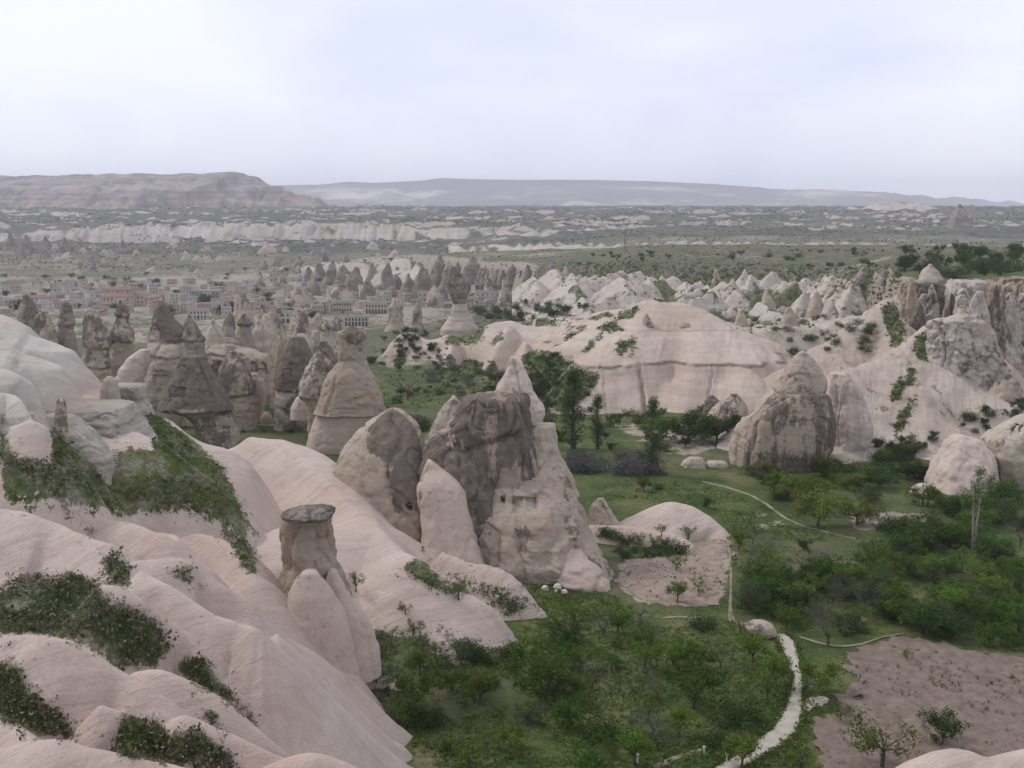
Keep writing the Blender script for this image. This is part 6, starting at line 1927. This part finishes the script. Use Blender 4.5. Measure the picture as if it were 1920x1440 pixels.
def build_paths():
    MT['field'] = simple("ploughed_soil", [(0.2, (0.10, 0.074, 0.058)), (0.5, (0.18, 0.135, 0.110)), (0.8, (0.25, 0.195, 0.162))], 0.9, bump=0.8, bd=0.25, detail=8)
    MT['bare_soil'] = simple("bare_pink_soil", [(0.25, (0.18, 0.135, 0.102)), (0.55, (0.28, 0.215, 0.172)), (0.8, (0.35, 0.285, 0.235))], 0.8, bump=0.5, bd=0.2, detail=7)
    MT['track'] = simple("worn_track", [(0.35, (0.10, 0.11, 0.05)), (0.5, (0.24, 0.20, 0.14)), (0.75, (0.34, 0.29, 0.23))], 0.5)
    ribbon("path", PATH_C, 0.10, MT['path'])
    ribbon("track", [(1318, 903, 0.6), (1360, 913, 0.55), (1410, 930, 0.45), (1450, 955, 0.45), (1500, 984, 0.4), (1550, 998, 0.35), (1605, 1010, 0.3)], 0.09, MT['track'])
    ribbon("track", [(1366, 1018, 0.25), (1370, 1060, 0.35), (1371, 1100, 0.3), (1370, 1130, 0.4), (1372, 1162, 0.7), (1400, 1172, 0.5)], 0.09, MT['track'])
    ribbon("track", [(1240, 1160, 0.3), (1275, 1158, 0.4), (1305, 1160, 0.3)], 0.14, MT['track'])
    ribbon("track", [(1490, 1330, 0.9), (1520, 1320, 1.6), (1545, 1308, 1.2)], 0.11, MT['path'])
    ribbon("track", [(1500, 1196, 0.2), (1560, 1212, 0.25), (1610, 1210, 0.3), (1650, 1198, 0.22), (1695, 1190, 0.15)], 0.17, MT['track'])
    ribbon("track", [(1225, 1440, 0.7), (1270, 1420, 0.6), (1320, 1405, 0.5)], 0.1, MT['track'])
    ribbon("track", [(400, 798, 0.8), (470, 796, 0.6), (560, 797, 0.6)], 0.1, MT['track'])
    sheet_poly("ploughed_field", FIELD, 0.10, MT['field'], 0.28, 0.09)
    sheet_poly("bare_field", BARE[0][0], 0.06, MT['bare_soil'], 0.35)
    # fence posts by the lower path
    for px, py, h in ((1195, 1432, 20), (1320, 1412, 13), (1362, 1428, 16)):
        q = ground_hit(px, py)
        hm = h * q[1] / FPX
        mb = MB()
        mb.tube([(0, 0, -0.3), (0.02, 0, hm * 0.6), (0.03, 0.01, hm)], [0.07, 0.065, 0.06], 8)
        mb.box((-0.09, -0.09, hm - 0.02), (0.13, 0.11, hm + 0.05))
        obj("fence_post", mb.mesh("fence_post", MT['post']), loc=tuple(q), label="short white post beside the lower end of the path", cat="post", group="white posts")
    # vine stumps in the ploughed field
    r = np.random.default_rng(15)
    protos = []
    for s in range(4):
        rr = np.random.default_rng(s)
        mb = MB(); tips = []
        mb.tube([(0, 0, -0.1), (0.03, 0.02, 0.22)], [0.06, 0.05], 5)
        for k in range(4):
            a = k * 1.6 + rr.uniform(-0.4, 0.4)
            limb(mb, (0.03, 0.02, 0.2), (math.cos(a), math.sin(a), 0.8), 0.3, 0.025, 1, rr, tips, 4)
        protos.append(mb.mesh("grapevine", MT['bark'], True))
    cnt = 0
    for px, py in scatter_pixels([(1600, 1250), (1700, 1230), (1920, 1270), (1920, 1350), (1800, 1330), (1700, 1310), (1620, 1300)], 72, r):
        q = ground_hit(px, py)
        o = obj("grapevine", protos[cnt % 4], loc=(q[0], q[1], q[2] + 0.05), label="bare low vine stump in the ploughed field", cat="vine", group="vine stumps in the field")
        o.rotation_euler = (0, 0, r.uniform(0, 6.28))
        s = r.uniform(0.6, 1.2); o.scale = (s, s, s)
        cnt += 1
    # white boulders below the castle rock
    for i, (px, py, w, lab) in enumerate(((1046, 1104, 17, "largest white boulder on the grass below the flat topped rock"), (1022, 1106, 14, "flat white boulder beside the largest one"), (1043, 1110, 8, "small white stone between two boulders below the rock"), (1058, 1112, 12, "white boulder at the end of the group below the rock"), (1028, 1075, 9, "small white stone close under the flat topped rock"))):
        loc, nrm, nm = cast(px, py)
        Y = loc.y
        rock("boulder", [(py - 0.6 * w, px - 0.15 * w, px + 0.1 * w), (py - 0.48 * w, px - 0.34 * w, px + 0.3 * w), (py - 0.2 * w, px - 0.5 * w, px + 0.47 * w), (py, px - 0.45 * w, px + 0.5 * w)], Y, 'white_rock', lab, amp=0.08, scale=0.8, na=28, nz=18, seed=400 + i, sink=0.3)


MT['white_rock'] = tuff("white_boulder", a=(0.55, 0.52, 0.45), b=(0.6, 0.57, 0.5), veg=False, scale=3)
# ------------------------------------------------------------------ the village
def wallmat(name, c):
    return simple(name, [(0.3, tuple(x * 0.8 for x in c)), (0.7, tuple(min(0.75, x * 1.1) for x in c))], 0.8, bump=0.2)


WALLS = {'tan': (0.43, 0.365, 0.295), 'cream': (0.47, 0.415, 0.345), 'white': (0.50, 0.47, 0.44), 'grey': (0.34, 0.315, 0.29), 'rose': (0.45, 0.34, 0.29)}


def tile_mat():
    M = Mat("red_roof_tiles", 0.85)
    n = M.noise(0.9, 5, 0.7)
    c = M.ramp(n, [(0.3, (0.17, 0.095, 0.075)), (0.55, (0.235, 0.145, 0.118)), (0.75, (0.30, 0.21, 0.175))])
    M.bump(M.noise(4, 2, 0.5, squash=(1, 1, 0.3)), 0.5, 0.1)
    return M.color(c)


def house_proto(w, d, h, roof, wall, nwin, arch=False, seed=0, storeys=2):
    """parts (name, mesh) of a village house, foot at the origin, front towards -Y"""
    wm = MT['wall_' + wall]
    parts = []
    mb = MB()
    mb.box((-w / 2, -d / 2, -2.5), (w / 2, d / 2, h))
    mb.box((-w / 2 - 0.06, -d / 2 - 0.06, h / 2 - 0.12), (w / 2 + 0.06, -d / 2 + 0.02, h / 2 + 0.05)) if storeys > 1 else None
    parts.append(("wall", mb.mesh("wall", wm)))
    mb = MB()
    if roof == 'flat':
        mb.box((-w / 2 - 0.15, -d / 2 - 0.15, h + 0.003), (w / 2 + 0.15, d / 2 + 0.15, h + 0.2))
        t = 0.3
        for a, b in (((-w / 2, -d / 2), (w / 2, -d / 2 + t)), ((-w / 2, d / 2 - t), (w / 2, d / 2)), ((-w / 2, -d / 2 + t), (-w / 2 + t, d / 2 - t)), ((w / 2 - t, -d / 2 + t), (w / 2, d / 2 - t))):
            mb.box((a[0], a[1], h + 0.203), (b[0], b[1], h + 0.75))
        parts.append(("roof", mb.mesh("roof", MT['roof_grey'])))
    else:
        o = 0.5
        e = h + 0.003
        rh = 0.26 * d
        x0, x1, y0, y1 = -w / 2 - o, w / 2 + o, -d / 2 - o, d / 2 + o
        i = d / 2 if roof == 'hip' else 0.0
        v = [(x0, y0, e), (x1, y0, e), (x1, y1, e), (x0, y1, e), (x0 + i, 0, e + rh), (x1 - i, 0, e + rh),
             (x0, y0, e + 0.18), (x1, y0, e + 0.18), (x1, y1, e + 0.18), (x0, y1, e + 0.18)]
        mb.add(v, [(6, 7, 5, 4), (8, 9, 4, 5), (0, 1, 7, 6), (1, 2, 8, 7), (2, 3, 9, 8), (3, 0, 6, 9), (3, 2, 1, 0)])
        mb.add([v[7], v[8], v[5]], [(0, 1, 2)])
        mb.add([v[9], v[6], v[4]], [(0, 1, 2)])
        parts.append(("roof", mb.mesh("roof", MT['tiles'])))
        mb = MB()
        mb.box((w * 0.2, -0.35, e + rh * 0.5), (w * 0.2 + 0.7, 0.35, e + rh + 0.9))
        parts.append(("chimney", mb.mesh("chimney", wm)))

    def window(x, z, ww, wh, ar, side=0):
        mb = MB()
        if side == 0:
            mb.box((x - ww / 2 - 0.12, -d / 2 - 0.09, z - wh / 2 - 0.16), (x + ww / 2 + 0.12, -d / 2 + 0.05, z - wh / 2))
            n = 7
            pts = [(x - ww / 2, z - wh / 2), (x + ww / 2, z - wh / 2)]
            if ar:
                pts += [(x + ww / 2 * math.cos(a), z + wh / 2 - ww / 2 + ww / 2 * math.sin(a)) for a in np.linspace(0, math.pi, n)]
            else:
                pts += [(x + ww / 2, z + wh / 2), (x - ww / 2, z + wh / 2)]
            y = -d / 2 - 0.02
            cen = (x, y, z)
            vv = [(p[0], y, p[1]) for p in pts] + [cen]
            k = len(pts)
            mb.add(vv, [(q, (q + 1) % k, k) for q in range(k)])
        else:
            xx = side * (w / 2 + 0.02)
            mb.add([(xx, x - ww / 2, z - wh / 2), (xx, x + ww / 2, z - wh / 2), (xx, x + ww / 2, z + wh / 2), (xx, x - ww / 2, z + wh / 2)], [(0, 1, 2, 3) if side > 0 else (3, 2, 1, 0)])
            mb.box((min(xx, xx - side * 0.05), x - ww / 2 - 0.1, z - wh / 2 - 0.15), (max(xx, xx - side * 0.05) + 0.05, x + ww / 2 + 0.1, z - wh / 2 - 0.002))
        return ("window", mb.mesh("window", MT['dark_glass']))
    for s in range(storeys):
        z = h * (s + 0.5) / storeys + 0.05
        for k in range(nwin):
            x = -w / 2 + w * (k + 0.5) / nwin
            if s == 0 and k == nwin // 2 and not arch:
                mb = MB()
                mb.box((x - 0.6, -d / 2 - 0.06, -0.2), (x + 0.6, -d / 2 + 0.05, 2.15))
                parts.append(("door", mb.mesh("door", MT['door'])))
            elif s == 0 and arch:
                parts.append(window(x, z - 0.2, min(2.0, w / nwin * 0.62), 2.5, True))
            else:
                parts.append(window(x, z, 0.95, 1.25, arch and s == 0))
        for side in (-1, 1):
            parts.append(window(0.0, z, 0.95, 1.25, False, side))
    return parts


def place_house(parts, p, rz, name, label, cat, group=None, s=1.0):
    t = obj(name, None, loc=tuple(p), label=label, cat=cat, group=group)
    t.rotation_euler = (0, 0, rz)
    t.scale = (s, s, s)
    for nm, me in parts:
        obj(nm, me, parent=t)
    return t


def build_town():
    for k, c in WALLS.items():
        MT['wall_' + k] = wallmat("wall_" + k, c)
    MT['tiles'] = tile_mat()
    MT['roof_grey'] = simple("flat_roof_screed", [(0.3, (0.30, 0.28, 0.26)), (0.7, (0.46, 0.44, 0.41))], 0.5)
    MT['door'] = simple("wooden_door", [(0.3, (0.08, 0.05, 0.035)), (0.7, (0.15, 0.10, 0.07))], 2)
    M = Mat("window_glass", 0.25)
    MT['dark_glass'] = M.color((0.075, 0.068, 0.062))
    r = np.random.default_rng(31)

    def at(px, py):
        return ground_hit(px, py, 330, 3000, 300)
    # the buildings one can pick out
    def big(px, base, wpx, hpx, roof, wall, nwin, label, name="house", arch=False, storeys=2, depth=0.7, rz=0.0, Y=None):
        q = at(px, base) if Y is None else P(px, base, Y)
        k = q[1] / (FPX * 0.99)
        place_house(house_proto(wpx * k, wpx * k * depth, hpx * k, roof, wall, nwin, arch, storeys=storeys), q + np.array([0, wpx * k * depth / 2, 0]), rz, name, label, "building")
    big(218, 574, 50, 17, 'hip', 'cream', 7, "long cream building with wide red hipped roof in the village", depth=0.5)
    big(222, 562, 44, 18, 'hip', 'rose', 5, "red hipped upper roof building behind the long cream one", depth=0.5)
    big(280, 570, 46, 15, 'hip', 'cream', 7, "second long red roofed building beside the cream one", depth=0.4)
    big(70, 575, 42, 16, 'hip', 'white', 5, "pale walled house with dull red roof behind the blunt rock tower", depth=0.5)
    big(385, 562, 52, 16, 'flat', 'grey', 7, "long grey flat roofed house with row of windows", depth=0.5)
    big(372, 598, 32, 16, 'flat', 'white', 5, "bright white stepped guesthouse with dark windows", depth=0.5)
    big(540, 606, 62, 20, 'flat', 'cream', 7, "cream hotel with arcade of arches above the rocks", name="hotel", arch=True, depth=0.35, storeys=2)
    big(640, 586, 38, 20, 'flat', 'tan', 8, "tan stone hotel wing with two rows of windows", name="hotel", depth=0.4)
    big(705, 588, 40, 19, 'flat', 'tan', 7, "tan stone hotel wing with big arches", name="hotel", arch=True, depth=0.4)
    big(668, 611, 44, 16, 'flat', 'cream', 7, "lower cream hotel terrace with arched doors", name="hotel", arch=True, depth=0.3)
    big(800, 566, 32, 17, 'flat', 'tan', 4, "ochre house with small square windows below dark chimneys", depth=0.6)
    big(905, 566, 26, 18, 'flat', 'cream', 3, "small cream house with three windows below dark chimneys", depth=0.7)
    big(928, 567, 18, 18, 'flat', 'cream', 2, "narrow cream house next to the small cream one", depth=0.8)
    big(965, 572, 30, 16, 'flat', 'tan', 3, "low tan house with arches beside the wide dark chimneys", arch=True, depth=0.6)
    protos = []
    specs = [(11, 8, 6.2, 'flat', 'tan', 4, "tan flat roofed village house", 2), (9, 8, 6.0, 'flat', 'white', 3, "white flat roofed village house", 2), (13, 8, 6.0, 'hip', 'cream', 4, "cream village house under red hipped roof", 2),
             (10, 8, 3.6, 'flat', 'grey', 3, "low grey flat roofed village house", 1), (12, 8, 6.4, 'gable', 'white', 4, "white village house under red gabled roof", 2), (9, 9, 8.8, 'flat', 'cream', 3, "three storey cream village house", 3),
             (10, 7, 3.4, 'gable', 'rose', 3, "low rose village house with red gable", 1), (15, 8, 6.2, 'flat', 'rose', 5, "long rose walled flat roofed village house", 2)]
    for i, (w, d, h, rf, wl_, nw, lab, st) in enumerate(specs):
        protos.append((house_proto(w, d, h, rf, wl_, nw, seed=i, storeys=st), lab))
    zones = [([(-30, 535), (60, 525), (200, 530), (330, 530), (480, 535), (480, 560), (400, 590), (200, 590), (-30, 590)], 140, [0, 1, 2, 3, 3, 4, 1, 6, 7, 5], "in the red roofed quarter"),
             ([(380, 545), (520, 535), (700, 545), (700, 575), (600, 590), (430, 600), (380, 580)], 74, [0, 1, 3, 3, 5, 7, 0, 6], "near the arcaded hotel"),
             ([(690, 545), (980, 520), (1000, 560), (960, 575), (700, 580)], 60, [0, 3, 3, 5, 0, 1], "under the dark chimneys"),
             ([(560, 515), (980, 510), (980, 530), (560, 545)], 44, [0, 3, 3, 1], "high up against the village scarp")]
    spots = []
    for poly, n, kinds, place in zones:
        c = t = 0
        while c < n and t < n * 25:
            t += 1
            px, py = scatter_pixels(poly, 1, r)[0]
            q = at(px, py)
            k = q[1] / FPX
            if any(abs(q[0] - s[0]) < 8 and abs(q[1] - s[1]) < 9 for s in spots):
                continue
            spots.append(q)
            pr, lab = protos[kinds[r.integers(0, len(kinds))]]
            place_house(pr, (q[0], q[1], q[2] + r.uniform(-0.3, 1.8)), r.uniform(-1.2, 1.2), "house", lab + " " + place, "house", lab + "s " + place, r.uniform(0.42, 0.8))
            c += 1
    # lattice mast on the plateau
    q = at(1172, 470)
    mb = MB()
    h = 40 * q[1] / FPX
    for sx in (-1, 1):
        for sy in (-1, 1):
            mb.tube([(sx * 0.9, sy * 0.9, -1), (sx * 0.25, sy * 0.25, h)], [0.16, 0.1], 5)
    for k in range(9):
        z = h * k / 9
        a = 0.9 - 0.65 * k / 9
        b = 0.9 - 0.65 * (k + 1) / 9
        for sy in (-1, 1):
            mb.tube([(-a, sy * a, z), (b, sy * b, z + h / 9)], [0.07, 0.07], 4)
            mb.tube([(sy * a, -a, z), (sy * b, b, z + h / 9)], [0.07, 0.07], 4)
    mb.tube([(0, 0, h), (0, 0, h + 3)], [0.08, 0.05], 5)
    obj("lattice_mast", mb.mesh("lattice_mast", MT['mast']), loc=tuple(q), label="slim dark lattice mast standing on the green plateau", cat="mast")
    q = at(1265, 778)
    place_house(house_proto(3.2, 2.6, 1.9, 'gable', 'white', 2, storeys=1), q, 0.2, "shed", "tiny white shed under the trees before the white ridge", "shed")


MT['mast'] = simple("mast_steel", [(0.3, (0.10, 0.10, 0.10)), (0.7, (0.17, 0.17, 0.17))], 2)


def build_haze():
    mb = MB()
    mb.box((-13500, -400, CZ - 175), (13500, 15300, CZ + 330))
    m = bpy.data.materials.new("haze_air")
    m.use_nodes = True
    nt = m.node_tree
    nt.nodes.remove(nt.nodes["Principled BSDF"])
    v = nt.nodes.new("ShaderNodeVolumePrincipled")
    v.inputs["Color"].default_value = (0.88, 0.90, 1.0, 1)
    v.inputs["Density"].default_value = 0.92e-4
    v.inputs["Anisotropy"].default_value = 0.0
    nt.links.new(v.outputs[0], nt.nodes["Material Output"].inputs["Volume"])
    obj("haze", mb.mesh("haze", m), kind="stuff", label="thin pale haze over the whole valley", cat="haze")


for _f in (build_ground, build_hillside, build_white_ridge, build_badlands, build_cliffs_right, build_far):
    _f()
for _f in (build_castle, build_cluster, build_right_rocks, build_chimneys, build_paths, build_town, build_trees, build_ground_cover, build_haze):
    _f()
